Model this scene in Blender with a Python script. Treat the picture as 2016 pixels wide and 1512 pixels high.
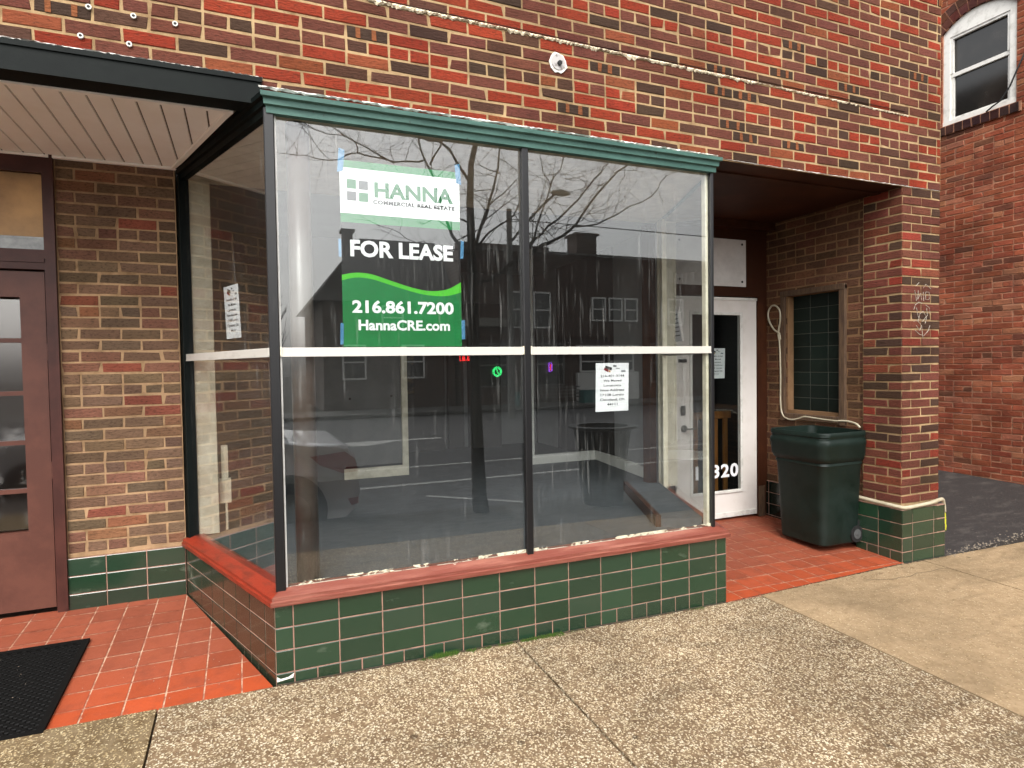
import bpy, math, random
from mathutils import Vector, Matrix
R = math.radians
sc = bpy.context.scene
for o in list(bpy.data.objects): bpy.data.objects.remove(o)
col = sc.collection
rnd = random.Random(7)

# ------------------------------------------------------------ camera, sky, sun
cam_d = bpy.data.cameras.new('camera'); cam = bpy.data.objects.new('camera', cam_d); col.objects.link(cam)
cam_d.sensor_width = 36; cam_d.lens = 36 * 1236.97 / 2016; cam_d.clip_end = 500; cam_d.clip_start = 0.05
yaw, pit, rol = .4036, -.0304, -.0153
F = Vector((math.sin(yaw) * math.cos(pit), math.cos(yaw) * math.cos(pit), math.sin(pit)))
Rt = Vector((math.cos(yaw), -math.sin(yaw), 0)); U = Rt.cross(F)
Rc = Rt * math.cos(rol) + U * math.sin(rol); Uc = -Rt * math.sin(rol) + U * math.cos(rol)
M = Matrix((Rc, Uc, -F)).transposed().to_4x4(); M.translation = Vector((0, -3.1351, 1.5018))
cam.matrix_world = M
sc.camera = cam

SUN_EL, SUN_AZ = 48, 205      # azimuth of the sun measured clockwise from +Y
w = bpy.data.worlds.new("World"); sc.world = w; w.use_nodes = True
nt = w.node_tree; bg = nt.nodes['Background']
sky = nt.nodes.new('ShaderNodeTexSky'); sky.sky_type = 'NISHITA'; sky.sun_disc = False
sky.sun_elevation = R(SUN_EL); sky.sun_rotation = R(SUN_AZ); sky.air_density = 1.5; sky.dust_density = 4.0
hs = nt.nodes.new('ShaderNodeHueSaturation'); hs.inputs['Saturation'].default_value = .12
nt.links.new(sky.outputs[0], hs.inputs['Color']); nt.links.new(hs.outputs[0], bg.inputs[0])
bg.inputs[1].default_value = .15
sd = bpy.data.lights.new('sun', 'SUN'); sun = bpy.data.objects.new('sun', sd); col.objects.link(sun)
sd.energy = .7; sd.angle = R(25); sd.color = (1, .955, .88)
az, el = R(SUN_AZ), R(SUN_EL)
sdir = Vector((math.sin(az) * math.cos(el), math.cos(az) * math.cos(el), math.sin(el)))
sun.rotation_euler = sdir.to_track_quat('Z', 'Y').to_euler()
sc.view_settings.view_transform = 'Standard'; sc.view_settings.look = 'None'
sc.view_settings.exposure = 1.5; sc.view_settings.gamma = 1
sc.render.resolution_x = 1024; sc.render.resolution_y = 768
sc.cycles.max_bounces = 8; sc.cycles.transparent_max_bounces = 16

ALB = .62      # photographed colours are brighter than the real paint and stone
# ------------------------------------------------------------ helpers
def s2l(r, g, b, k=1.0):
    k = k * ALB
    f = lambda c: ((c / 255) / 12.92 if c / 255 <= .04045 else ((c / 255 + .055) / 1.055) ** 2.4)
    return (f(r) * k, f(g) * k, f(b) * k)

def N(nt, typ, **kw):
    n = nt.nodes.new(typ)
    for k, v in kw.items():
        if k[0] == 'i' and k[1:].isdigit(): n.inputs[int(k[1:])].default_value = v
        elif hasattr(n, k): setattr(n, k, v)
        else: n.inputs[k.replace('_', ' ')].default_value = v
    return n

def mat(name, c, rough=.6, c2=None, nscale=6, thr=(.4, .6), stretch=(1, 1, 1), bump=0, bscale=60, bstretch=(1, 1, 1),
        metallic=0, coat=0, spec=.5, attr=False, speck=None, rvar=.0, grime=0):
    """c: base colour; c2 mixed in by noise; attr: multiply per-face colour; speck: (colour, scale, threshold)"""
    m = bpy.data.materials.new(name); m.use_nodes = True; nt = m.node_tree; L = nt.links.new
    b = nt.nodes['Principled BSDF']
    b.inputs['Roughness'].default_value = rough; b.inputs['Metallic'].default_value = metallic
    b.inputs['Specular IOR Level'].default_value = spec; b.inputs['Coat Weight'].default_value = coat
    b.inputs['Coat Roughness'].default_value = .08
    tc = N(nt, 'ShaderNodeTexCoord')
    if attr:
        a = N(nt, 'ShaderNodeVertexColor', layer_name='Col'); out = a.outputs[0]
    else:
        rg = N(nt, 'ShaderNodeRGB'); rg.outputs[0].default_value = (*c, 1); out = rg.outputs[0]
    if c2 is not None:
        mp = N(nt, 'ShaderNodeMapping'); mp.inputs['Scale'].default_value = stretch; L(tc.outputs['Object'], mp.inputs[0])
        ns = N(nt, 'ShaderNodeTexNoise', Scale=nscale, Detail=8, Roughness=.65); L(mp.outputs[0], ns.inputs[0])
        mr = N(nt, 'ShaderNodeMapRange', From_Min=thr[0], From_Max=thr[1]); L(ns.outputs[0], mr.inputs[0])
        mx = N(nt, 'ShaderNodeMix', data_type='RGBA'); L(mr.outputs[0], mx.inputs[0]); L(out, mx.inputs[6]); mx.inputs[7].default_value = (*c2, 1)
        out = mx.outputs[2]
    if speck:
        ns = N(nt, 'ShaderNodeTexNoise', Scale=speck[1], Detail=4, Roughness=.6); L(tc.outputs['Object'], ns.inputs[0])
        mr = N(nt, 'ShaderNodeMapRange', From_Min=speck[2], From_Max=speck[2] + .04); L(ns.outputs[0], mr.inputs[0])
        mx = N(nt, 'ShaderNodeMix', data_type='RGBA'); L(mr.outputs[0], mx.inputs[0]); L(out, mx.inputs[6]); mx.inputs[7].default_value = (*speck[0], 1)
        out = mx.outputs[2]
    if grime:
        ns = N(nt, 'ShaderNodeTexNoise', Scale=1.7, Detail=7, Roughness=.68, Distortion=.6); L(tc.outputs['Object'], ns.inputs[0])
        mr = N(nt, 'ShaderNodeMapRange', From_Min=.36, From_Max=.64, To_Min=1 - grime, To_Max=1.08); L(ns.outputs[0], mr.inputs[0])
        mx = N(nt, 'ShaderNodeMix', data_type='RGBA', blend_type='MULTIPLY', i0=1.0); L(out, mx.inputs[6]); L(mr.outputs[0], mx.inputs[7]); out = mx.outputs[2]
    L(out, b.inputs['Base Color'])
    if rvar:
        ns = N(nt, 'ShaderNodeTexNoise', Scale=5, Detail=6, Roughness=.7); L(tc.outputs['Object'], ns.inputs[0])
        mr = N(nt, 'ShaderNodeMapRange', From_Min=.35, From_Max=.65, To_Min=rough, To_Max=rough + rvar); L(ns.outputs[0], mr.inputs[0])
        L(mr.outputs[0], b.inputs['Roughness'])
    if bump:
        mp = N(nt, 'ShaderNodeMapping'); mp.inputs['Scale'].default_value = bstretch; L(tc.outputs['Object'], mp.inputs[0])
        ns = N(nt, 'ShaderNodeTexNoise', Scale=bscale, Detail=6, Roughness=.7); L(mp.outputs[0], ns.inputs[0])
        bp = N(nt, 'ShaderNodeBump', Strength=1, Distance=bump); L(ns.outputs[0], bp.inputs['Height']); L(bp.outputs[0], b.inputs['Normal'])
    return m

def emis(name, c, s):
    m = bpy.data.materials.new(name); m.use_nodes = True; b = m.node_tree.nodes['Principled BSDF']
    b.inputs['Base Color'].default_value = (*c, 1); b.inputs['Emission Color'].default_value = (*c, 1); b.inputs['Emission Strength'].default_value = s
    return m

def glass(name, r0=.05, tint=(.86, .88, .87), dirt=.05, streak=True, rough=0.0):
    """thin pane: clear/reflective by Schlick's angle law, plus a film of rain-streaked dirt"""
    m = bpy.data.materials.new(name); m.use_nodes = True; nt = m.node_tree; L = nt.links.new
    for n in list(nt.nodes):
        if n.type != 'OUTPUT_MATERIAL': nt.nodes.remove(n)
    out = [n for n in nt.nodes if n.type == 'OUTPUT_MATERIAL'][0]
    tr = N(nt, 'ShaderNodeBsdfTransparent'); tr.inputs[0].default_value = (*tint, 1)
    gl = N(nt, 'ShaderNodeBsdfGlossy'); gl.inputs['Roughness'].default_value = rough; gl.inputs[0].default_value = (.97, .97, .97, 1)
    lw = N(nt, 'ShaderNodeLayerWeight', Blend=.5)
    pw = N(nt, 'ShaderNodeMath', operation='POWER'); L(lw.outputs['Facing'], pw.inputs[0]); pw.inputs[1].default_value = 4.5
    mr = N(nt, 'ShaderNodeMapRange', To_Min=r0, To_Max=1.0); L(pw.outputs[0], mr.inputs[0])
    mx = N(nt, 'ShaderNodeMixShader'); L(mr.outputs[0], mx.inputs[0]); L(tr.outputs[0], mx.inputs[1]); L(gl.outputs[0], mx.inputs[2])
    last = mx
    if dirt:
        tc = N(nt, 'ShaderNodeTexCoord'); mp = N(nt, 'ShaderNodeMapping'); mp.inputs['Scale'].default_value = (55, 55, 2.6) if streak else (8, 8, 8)
        L(tc.outputs['Object'], mp.inputs[0])
        ns = N(nt, 'ShaderNodeTexNoise', Scale=1.0, Detail=5, Roughness=.62); L(mp.outputs[0], ns.inputs[0])
        n2 = N(nt, 'ShaderNodeTexNoise', Scale=2.1, Detail=3); L(tc.outputs['Object'], n2.inputs[0])
        m1 = N(nt, 'ShaderNodeMapRange', From_Min=.57, From_Max=.74); L(ns.outputs[0], m1.inputs[0])
        m2 = N(nt, 'ShaderNodeMapRange', From_Min=.44, From_Max=.62); L(n2.outputs[0], m2.inputs[0])
        mu = N(nt, 'ShaderNodeMath', operation='MULTIPLY'); L(m1.outputs[0], mu.inputs[0]); L(m2.outputs[0], mu.inputs[1])
        ma = N(nt, 'ShaderNodeMath', operation='MULTIPLY_ADD'); L(mu.outputs[0], ma.inputs[0]); ma.inputs[1].default_value = dirt * 3.2; ma.inputs[2].default_value = dirt * .08
        df = N(nt, 'ShaderNodeBsdfDiffuse'); df.inputs[0].default_value = (.5, .5, .48, 1)
        m3 = N(nt, 'ShaderNodeMixShader'); L(ma.outputs[0], m3.inputs[0]); L(last.outputs[0], m3.inputs[1]); L(df.outputs[0], m3.inputs[2]); last = m3
    L(last.outputs[0], out.inputs[0])
    return m

class MB:
    def __init__(s): s.v = []; s.f = []; s.c = []; s.m = []
    def face(s, pts, c=(1, 1, 1), m=0):
        i = len(s.v); s.v += [tuple(p) for p in pts]; s.f.append(tuple(range(i, i + len(pts)))); s.c.append(c); s.m.append(m)
    def quads(s, vs, fs, c=(1, 1, 1), m=0):
        i = len(s.v); s.v += [tuple(p) for p in vs]
        for f in fs: s.f.append(tuple(i + k for k in f)); s.c.append(c); s.m.append(m)
    def box(s, a, b, c=(1, 1, 1), m=0, u=None, o=None, bev=0):
        """axis box a..b ; with u (unit dir) and o, coordinates are (along u, along n, z) from o"""
        x0, y0, z0 = a; x1, y1, z1 = b
        if bev:
            return s.bbox(a, b, c, m, u, o, bev)
        vs = [(x0, y0, z0), (x1, y0, z0), (x1, y1, z0), (x0, y1, z0), (x0, y0, z1), (x1, y0, z1), (x1, y1, z1), (x0, y1, z1)]
        s.quads([s.tf(p, u, o) for p in vs], [(0, 3, 2, 1), (4, 5, 6, 7), (0, 1, 5, 4), (1, 2, 6, 5), (2, 3, 7, 6), (3, 0, 4, 7)], c, m)
    def bbox(s, a, b, c, m, u, o, e):
        x0, y0, z0 = a; x1, y1, z1 = b
        lo = (x0, y0, z0); hi = (x1, y1, z1); V = {}
        vs = []
        for ix in (0, 1):
            for iy in (0, 1):
                for iz in (0, 1):
                    for ax in range(3):
                        p = []
                        for k, i in enumerate((ix, iy, iz)):
                            val = (lo, hi)[i][k]; sg = (1, -1)[i]
                            p.append(val if k == ax else val + sg * e)
                        V[(ix, iy, iz, ax)] = len(vs); vs.append(s.tf(p, u, o))
        fs = []
        for ax in range(3):
            for i in (0, 1):
                q = []
                for (p, r) in ((0, 0), (1, 0), (1, 1), (0, 1)):
                    k = [0, 0, 0]; k[ax] = i; k[(ax + 1) % 3] = p; k[(ax + 2) % 3] = r
                    q.append(V[(*k, ax)])
                fs.append(tuple(q if i else q[::-1]))
        for ax in range(3):
            a1, a2 = (ax + 1) % 3, (ax + 2) % 3
            for i in (0, 1):
                for j in (0, 1):
                    k0 = [0, 0, 0]; k0[a1] = i; k0[a2] = j; k1 = list(k0); k1[ax] = 1
                    q = (V[(*k0, a1)], V[(*k1, a1)], V[(*k1, a2)], V[(*k0, a2)])
                    fs.append(q if (i == j) else q[::-1])
        for ix in (0, 1):
            for iy in (0, 1):
                for iz in (0, 1):
                    t = tuple(V[(ix, iy, iz, ax)] for ax in range(3)); fs.append(t if (ix + iy + iz) % 2 == 1 else t[::-1])
        s.quads(vs, fs, c, m)
    def tf(s, p, u, o):
        if u is None: return p
        n = (u[1], -u[0])   # outward normal: right of u
        return (o[0] + u[0] * p[0] + n[0] * p[1], o[1] + u[1] * p[0] + n[1] * p[1], p[2] + (o[2] if len(o) > 2 else 0))
    def tube(s, pts, rs, sides=8, c=(1, 1, 1), m=0, cap=True):
        pts = [Vector(p) for p in pts]
        if not isinstance(rs, (list, tuple)): rs = [rs] * len(pts)
        rings = []; prev = None
        for i, p in enumerate(pts):
            t = (pts[min(i + 1, len(pts) - 1)] - pts[max(i - 1, 0)]).normalized()
            if prev is None:
                a = Vector((0, 0, 1)) if abs(t.z) < .9 else Vector((1, 0, 0)); nn = t.cross(a).normalized()
            else: nn = (prev - t * prev.dot(t)).normalized()
            prev = nn; bb = t.cross(nn)
            rings.append([p + (nn * math.cos(k * 2 * math.pi / sides) + bb * math.sin(k * 2 * math.pi / sides)) * rs[i] for k in range(sides)])
        vs = [q for r in rings for q in r]; fs = []
        for i in range(len(pts) - 1):
            for k in range(sides):
                k2 = (k + 1) % sides; fs.append((i * sides + k, i * sides + k2, (i + 1) * sides + k2, (i + 1) * sides + k))
        if cap: fs.append(tuple(range(sides))[::-1]); fs.append(tuple((len(pts) - 1) * sides + k for k in range(sides)))
        s.quads(vs, fs, c, m)
    def build(s, name, mats, parent=None, smooth=False, **props):
        if not isinstance(mats, (list, tuple)): mats = [mats]
        off = Vector(WL[parent]) if parent else Vector((0, 0, 0))
        me = bpy.data.meshes.new(name); me.from_pydata([tuple(Vector(v) - off) for v in s.v], [], s.f)
        for m in mats: me.materials.append(m)
        for p, mi in zip(me.polygons, s.m): p.material_index = mi; p.use_smooth = smooth
        ca = me.color_attributes.new('Col', 'FLOAT_COLOR', 'CORNER'); k = 0
        for f, c in zip(s.f, s.c):
            for _ in f: ca.data[k].color = (c[0], c[1], c[2], 1); k += 1
        me.update(); ob = bpy.data.objects.new(name, me); col.objects.link(ob)
        if parent: ob.parent = bpy.data.objects[parent]
        WL[ob.name] = tuple(off)
        for k, v in props.items(): ob[k] = v
        return ob
WL = {}
def thing(name, loc, label, cat, group=None):
    o = bpy.data.objects.new(name, None); col.objects.link(o); o.location = loc; o.empty_display_size = .1
    o['label'] = label; o['category'] = cat
    if group: o['group'] = group
    WL[o.name] = loc
    return o.name

def text(name, s, pos, h, width, material, parent, u=(1, 0), bold=.0, align='CENTER', ext=.0004, mirror=False, rot=0, spacing=1.0, up=None):
    """flat lettering in the vertical plane through pos along u; facing right-of-u; h = cap height, width = total width"""
    cu = bpy.data.curves.new(name, 'FONT'); cu.body = s; cu.size = 1; cu.offset = bold; cu.extrude = 0; cu.space_character = spacing; cu.resolution_u = 3
    ob = bpy.data.objects.new('tmp', cu); col.objects.link(ob)
    dg = bpy.context.evaluated_depsgraph_get(); dg.update(); me = bpy.data.meshes.new_from_object(ob.evaluated_get(dg))
    bpy.data.objects.remove(ob)
    xs = [v.co.x for v in me.vertices]; ys = [v.co.y for v in me.vertices]
    x0, x1 = min(xs), max(xs); y0, y1 = min(ys), max(ys)
    if any(ch in 'gpqy,' for ch in s): y0 = 0.0
    if s == s.upper() and not any(ch.isalpha() for ch in s): pass
    sx = width / (x1 - x0) if width else h / (y1 - y0); sy = h / (y1 - y0)
    n = (u[1], -u[0]); off = Vector(WL[parent]); cr, sr = math.cos(rot), math.sin(rot)
    for v in me.vertices:
        a = (v.co.x - (x0 + x1) / 2) * sx; b = (v.co.y - (y0 + y1) / 2) * sy
        a, b = a * cr - b * sr, a * sr + b * cr
        v.co = Vector((pos[0] + u[0] * a + n[0] * ext, pos[1] + u[1] * a + n[1] * ext, pos[2] + b)) - off
    me.materials.append(material)
    o = bpy.data.objects.new(name, me); col.objects.link(o); o.parent = bpy.data.objects[parent]; WL[o.name] = tuple(off)
    return o

# ------------------------------------------------------------ materials
M_brick = mat('brick_face', (0, 0, 0), .85, attr=True, c2=s2l(62, 46, 34), nscale=45, thr=(.5, .8), stretch=(1, 1, 2.5), bump=.011, bscale=48, bstretch=(.6, .6, 2.4), grime=.3, spec=.12)
M_mortar = mat('mortar', (0, 0, 0), .9, attr=True, c2=s2l(150, 118, 84), nscale=9, thr=(.45, .75), bump=.004, bscale=140, grime=.35, spec=.1)
M_tile = mat('glazed_tile', (0, 0, 0), .2, attr=True, c2=s2l(150, 160, 142), nscale=3.2, thr=(.62, .95), stretch=(1, 1, 2.2), spec=.6, coat=.3, bump=.0006, bscale=30)
M_grout = mat('tile_grout', s2l(188, 142, 124), .9, c2=s2l(140, 110, 94), nscale=14, thr=(.45, .65))
M_agg = None
M_red = mat('quarry_tile', (0, 0, 0), .5, attr=True, c2=s2l(136, 68, 46), nscale=9, thr=(.5, .85), bump=.0012, bscale=60, speck=(s2l(205, 185, 160), 60, .735), rvar=.25, spec=.35)
M_redgrout = mat('floor_grout', s2l(226, 184, 154), .9, c2=s2l(176, 108, 84), nscale=18, thr=(.42, .6))
M_sill = mat('painted_sill', s2l(136, 66, 50), .5, c2=s2l(172, 108, 90), nscale=10, thr=(.45, .7), stretch=(.3, .3, 6), bump=.004, bscale=30, bstretch=(.5, .5, 4), speck=(s2l(205, 190, 172), 22, .7))
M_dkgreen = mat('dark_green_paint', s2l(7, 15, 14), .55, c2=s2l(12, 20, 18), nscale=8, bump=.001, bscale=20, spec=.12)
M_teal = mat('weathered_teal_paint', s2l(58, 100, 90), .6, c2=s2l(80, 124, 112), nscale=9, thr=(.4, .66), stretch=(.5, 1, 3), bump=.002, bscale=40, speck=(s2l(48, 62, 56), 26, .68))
M_caulk = mat('white_caulk', s2l(232, 228, 220, 1.4), .8, c2=s2l(150, 130, 116), nscale=40, thr=(.6, .7), bump=.006, bscale=70)
M_white = mat('white_paint', s2l(222, 220, 214, 1.35), .45, c2=s2l(190, 186, 176), nscale=10, thr=(.5, .8))
M_soffit = mat('soffit_vinyl', (.90, .86, .80), .5, c2=(.84, .78, .70), nscale=3, thr=(.4, .7))
M_brown = mat('brown_door_paint', s2l(112, 70, 58), .42, c2=s2l(100, 62, 52), nscale=5, bump=.0006, bscale=80, spec=.25)
M_dkbrown = mat('dark_brown_paint', s2l(66, 34, 18), .55, c2=s2l(92, 52, 28), nscale=2, thr=(.5, .7), spec=.2)
M_black = mat('black_frame', s2l(20, 19, 21), .38, c2=s2l(44, 42, 42), nscale=12, thr=(.6, .75), stretch=(1, 1, .2), speck=(s2l(170, 170, 165), 45, .76))
M_cream = mat('cream_paint', s2l(232, 226, 204, 1.4), .6, c2=s2l(214, 206, 182, 1.3), nscale=8)
M_intwall = mat('interior_wall', s2l(165, 168, 168), .8, c2=s2l(150, 152, 152), nscale=2)
M_intfloor = mat('interior_floor', s2l(88, 94, 99, 1.0), .8, c2=s2l(70, 77, 82, 1.0), nscale=7, thr=(.35, .7), stretch=(1, 3, 1), speck=(s2l(170, 172, 172), 30, .72))
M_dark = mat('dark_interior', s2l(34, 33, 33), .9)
M_glass = glass('shop_glass', .085, tint=(.95, .96, .955), dirt=.045)
M_glass2 = glass('door_glass', .05, dirt=.02)
M_woodfr = mat('weathered_wood', s2l(104, 78, 54), .75, c2=s2l(74, 52, 36), nscale=14, thr=(.4, .65), stretch=(4, 4, .6), bump=.002, bscale=50)
M_cable = mat('cream_pvc', s2l(214, 204, 178), .4, c2=s2l(196, 184, 156), nscale=10)
M_bin = mat('dark_green_plastic', s2l(8, 29, 22), .45, c2=s2l(12, 33, 26), nscale=5, bump=.0008, bscale=120, speck=(s2l(70, 80, 74), 38, .76), spec=.35, rvar=.2)
M_rubber = mat('black_rubber', s2l(16, 16, 16), .75, bump=.001, bscale=80)
M_chrome = mat('satin_metal', s2l(150, 145, 135), .3, metallic=.9)
M_paper = mat('white_paper', s2l(232, 234, 236, 1.4), .8, c2=s2l(220, 222, 224, 1.4), nscale=9)
M_ink = mat('print_ink', s2l(38, 38, 42), .8)
M_tape = mat('blue_tape', s2l(70, 142, 190), .6, c2=s2l(96, 160, 204), nscale=30)

# ------------------------------------------------------------ brick work
PAL_FACE = [(.27, (166, 66, 44)), (.08, (158, 86, 56)), (.44, (126, 74, 60)), (.14, (102, 70, 56)), (.07, (84, 62, 50))]
PAL_OLD = [(.05, (164, 96, 76)), (.06, (166, 114, 84)), (.29, (152, 110, 88)), (.44, (144, 114, 92)), (.16, (128, 104, 84))]
PAL_PIER = [(.10, (156, 68, 52)), (.08, (146, 82, 60)), (.66, (128, 74, 60)), (.16, (90, 66, 54))]
PAL_NB = [(.45, (170, 94, 68)), (.3, (158, 84, 60)), (.17, (184, 118, 88)), (.08, (126, 78, 60))]
MORT_FACE = s2l(220, 186, 140, .86); MORT_OLD = s2l(200, 164, 126, 1.05); MORT_NB = s2l(204, 150, 120, 1.05)
def pick(pal):
    r = rnd.random()
    for wgt, c in pal:
        r -= wgt
        if r <= 0: break
    k = rnd.uniform(.8, 1.12); j = lambda: rnd.uniform(.94, 1.06)
    a = s2l(*c); return (a[0] * k * j(), a[1] * k * j(), a[2] * k * j())
def brick(mb, o, u, a, b, z0, z1, c, g=.0057, jit=.0022, c2=None):
    """one brick between joint centres a..b, z0..z1, face on the plane through o along u"""
    a += g; b -= g; z0 += g; z1 -= g
    if b - a < .012: return
    e = .0028; J = lambda: rnd.uniform(-jit, jit); w = rnd.uniform(-.0016, .0014)
    back = -.018
    P = lambda x, y, z: mb.tf((x, y, z), u, o)
    A = [(a + J(), z0 + J()), (b + J(), z0 + J()), (b + J(), z1 + J()), (a + J(), z1 + J())]
    if b - a > .05:
        for q in range(4):
            if rnd.random() < .09:          # chipped corner
                d = rnd.uniform(.003, .010); A[q] = (A[q][0] + (d if q in (0, 3) else -d), A[q][1] + (d * .6 if q < 2 else -d * .6))
    sg = [(1, 1), (-1, 1), (-1, -1), (1, -1)]
    vs = [P(x + s1 * e, w + J() * .6, z + s2 * e) for (x, z), (s1, s2) in zip(A, sg)]
    vs += [P(x, w - e, z) for x, z in A] + [P(x, back, z) for x, z in A]
    fs = [(0, 1, 2, 3)] + [(4 + i, 4 + (i + 1) % 4, (i + 1) % 4, i) for i in range(4)] + [(8 + i, 8 + (i + 1) % 4, 4 + (i + 1) % 4, 4 + i) for i in range(4)]
    mb.quads(vs, fs, c, 0)
def wallbricks(mb, o, u, L, z0, n, pal, header=0, bl=.2154, ph=0., holes=(), every=7, pitch=.0677, mort=MORT_FACE, ztop=None, zbot=None, hph=0, backing=True, jit=.0020, over=None):
    for i in range(n):
        za, zb = z0 + i * pitch, z0 + (i + 1) * pitch
        hd = every and (i - header) % every == 0
        l = bl / 2 if hd else bl
        off = ph + (0 if i % 2 else bl / 2) + (hph if hd else 0)
        x = -((-off) % l) if False else (off % l) - l
        while x < L:
            a, b = max(x, 0), min(x + l, L)
            x += l
            if b - a < .02: continue
            segs = [(a, b)]
            for (h0, h1, k0, k1) in holes:
                if zb > k0 + .01 and za < k1 - .01:
                    ns = []
                    for (p, q) in segs:
                        if q <= h0 or p >= h1: ns.append((p, q))
                        else:
                            if h0 - p > .02: ns.append((p, h0))
                            if q - h1 > .02: ns.append((h1, q))
                    segs = ns
            for (p, q) in segs:
                c = pick(pal)
                if rnd.random() < .06 and not hd and pal is PAL_FACE:      # flashed brick: dark with orange bars
                    m_ = (p + q) / 2; t = (q - p)
                    cc = [s2l(78, 60, 50), s2l(164, 100, 64)]
                    brick(mb, o, u, p, q, max(za, zbot or -9), min(zb, ztop or 99), cc[0])
                    for s_ in (.25, .62):
                        w0 = p + t * (s_ + rnd.uniform(-.05, .05)); 
                        mb.quads([mb.tf((w0 + k * rnd.uniform(.02, .03), .0022, zz), u, o) for k, zz in ((0, za + .0085), (1, za + .0085), (1, zb - .0085), (0, zb - .0085))], [(0, 1, 2, 3)], cc[1], 0)
                else:
                    brick(mb, o, u, p, q, max(za, zbot or -9), min(zb, ztop or 99), c, jit=jit)
def backing(mb, o, u, L, z0, z1, mort, depth=.12, holes=(), w=-.0035):
    if not holes: mb.box((0, -depth, z0), (L, w, z1), mort, 1, u, o); return
    h0, h1, k0, k1 = holes[0]
    for a, b, c, d in ((0, h0, z0, z1), (h1, L, z0, z1), (h0, h1, z0, k0), (h0, h1, k1, z1)):
        if b - a > .001 and d - c > .001: mb.box((a, -depth, c), (b, w, d), mort, 1, u, o)

# ------------------------------------------------------------ ground
def gz(x, y): return .007 - .0165 * x + .02 * y
def aggregate(name, dens, base, light, dark, scale=85, stain=.12):
    m = bpy.data.materials.new(name); m.use_nodes = True; nt = m.node_tree; L = nt.links.new; b = nt.nodes['Principled BSDF']
    b.inputs['Roughness'].default_value = .9; b.inputs['Specular IOR Level'].default_value = .08
    tc = N(nt, 'ShaderNodeTexCoord')
    wn = N(nt, 'ShaderNodeTexNoise', Scale=90, Detail=2); L(tc.outputs['Object'], wn.inputs[0])
    ad = N(nt, 'ShaderNodeVectorMath', operation='MULTIPLY_ADD'); L(wn.outputs['Color'], ad.inputs[0]); ad.inputs[1].default_value = (.014, .014, .014); L(tc.outputs['Object'], ad.inputs[2])
    v = N(nt, 'ShaderNodeTexVoronoi', Scale=scale); L(ad.outputs[0], v.inputs['Vector'])
    big = N(nt, 'ShaderNodeTexNoise', Scale=1.3, Detail=5, Roughness=.6); L(tc.outputs['Object'], big.inputs[0])
    sep = N(nt, 'ShaderNodeSeparateColor'); L(v.outputs['Color'], sep.inputs[0])
    # base cement
    n1 = N(nt, 'ShaderNodeTexNoise', Scale=22, Detail=7, Roughness=.7); L(tc.outputs['Object'], n1.inputs[0])
    mr = N(nt, 'ShaderNodeMapRange', From_Min=.35, From_Max=.68); L(n1.outputs[0], mr.inputs[0])
    c0 = N(nt, 'ShaderNodeMix', data_type='RGBA'); L(mr.outputs[0], c0.inputs[0]); c0.inputs[6].default_value = (*base, 1); c0.inputs[7].default_value = (*dark, 1)
    mb_ = N(nt, 'ShaderNodeMapRange', From_Min=.35, From_Max=.7, To_Min=.75, To_Max=1.15); L(big.outputs[0], mb_.inputs[0])
    cr = N(nt, 'ShaderNodeValToRGB'); L(sep.outputs[0], cr.inputs[0]); e = cr.color_ramp.elements
    e[0].position = 0; e[0].color = (*light, 1); e[1].position = 1; e[1].color = (light[0] * .45, light[1] * .38, light[2] * .3, 1)
    k = e.new(.45); k.color = (light[0] * .82, light[1] * .76, light[2] * .66, 1)
    lt = N(nt, 'ShaderNodeMath', operation='LESS_THAN'); L(sep.outputs[1], lt.inputs[0]); lt.inputs[1].default_value = dens
    ds = N(nt, 'ShaderNodeMapRange', From_Min=.62, From_Max=.42); L(v.outputs['Distance'], ds.inputs[0])
    mm = N(nt, 'ShaderNodeMath', operation='MULTIPLY'); L(lt.outputs[0], mm.inputs[0]); L(ds.outputs[0], mm.inputs[1])
    c1 = N(nt, 'ShaderNodeMix', data_type='RGBA'); L(mm.outputs[0], c1.inputs[0]); L(c0.outputs[2], c1.inputs[6]); L(cr.outputs[0], c1.inputs[7])
    c2 = N(nt, 'ShaderNodeMix', data_type='RGBA', blend_type='MULTIPLY', i0=1.0); L(c1.outputs[2], c2.inputs[6]); L(mb_.outputs[0], c2.inputs[7])
    sm = N(nt, 'ShaderNodeMapping'); sm.inputs['Scale'].default_value = (.7, 2.4, 1); sm.inputs['Rotation'].default_value = (0, 0, .25); L(tc.outputs['Object'], sm.inputs[0])
    sn = N(nt, 'ShaderNodeTexNoise', Scale=1.5, Detail=7, Roughness=.62, Distortion=.8); L(sm.outputs[0], sn.inputs[0])
    sr = N(nt, 'ShaderNodeMapRange', From_Min=.52, From_Max=.68, To_Min=1, To_Max=1 - stain * 2.2); L(sn.outputs[0], sr.inputs[0])
    c3 = N(nt, 'ShaderNodeMix', data_type='RGBA', blend_type='MULTIPLY', i0=1.0); L(c2.outputs[2], c3.inputs[6]); L(sr.outputs[0], c3.inputs[7])
    gv = N(nt, 'ShaderNodeTexVoronoi', Scale=3.1); L(tc.outputs['Object'], gv.inputs['Vector']); gm = N(nt, 'ShaderNodeMapRange', From_Min=.045, From_Max=.06, To_Min=.55, To_Max=1); L(gv.outputs['Distance'], gm.inputs[0])
    c4 = N(nt, 'ShaderNodeMix', data_type='RGBA', blend_type='MULTIPLY', i0=1.0); L(c3.outputs[2], c4.inputs[6]); L(gm.outputs[0], c4.inputs[7])
    L(c4.outputs[2], b.inputs['Base Color'])
    bp = N(nt, 'ShaderNodeBump', Strength=.8, Distance=.004); L(mm.outputs[0], bp.inputs['Height']); L(bp.outputs[0], b.inputs['Normal'])
    return m
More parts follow.
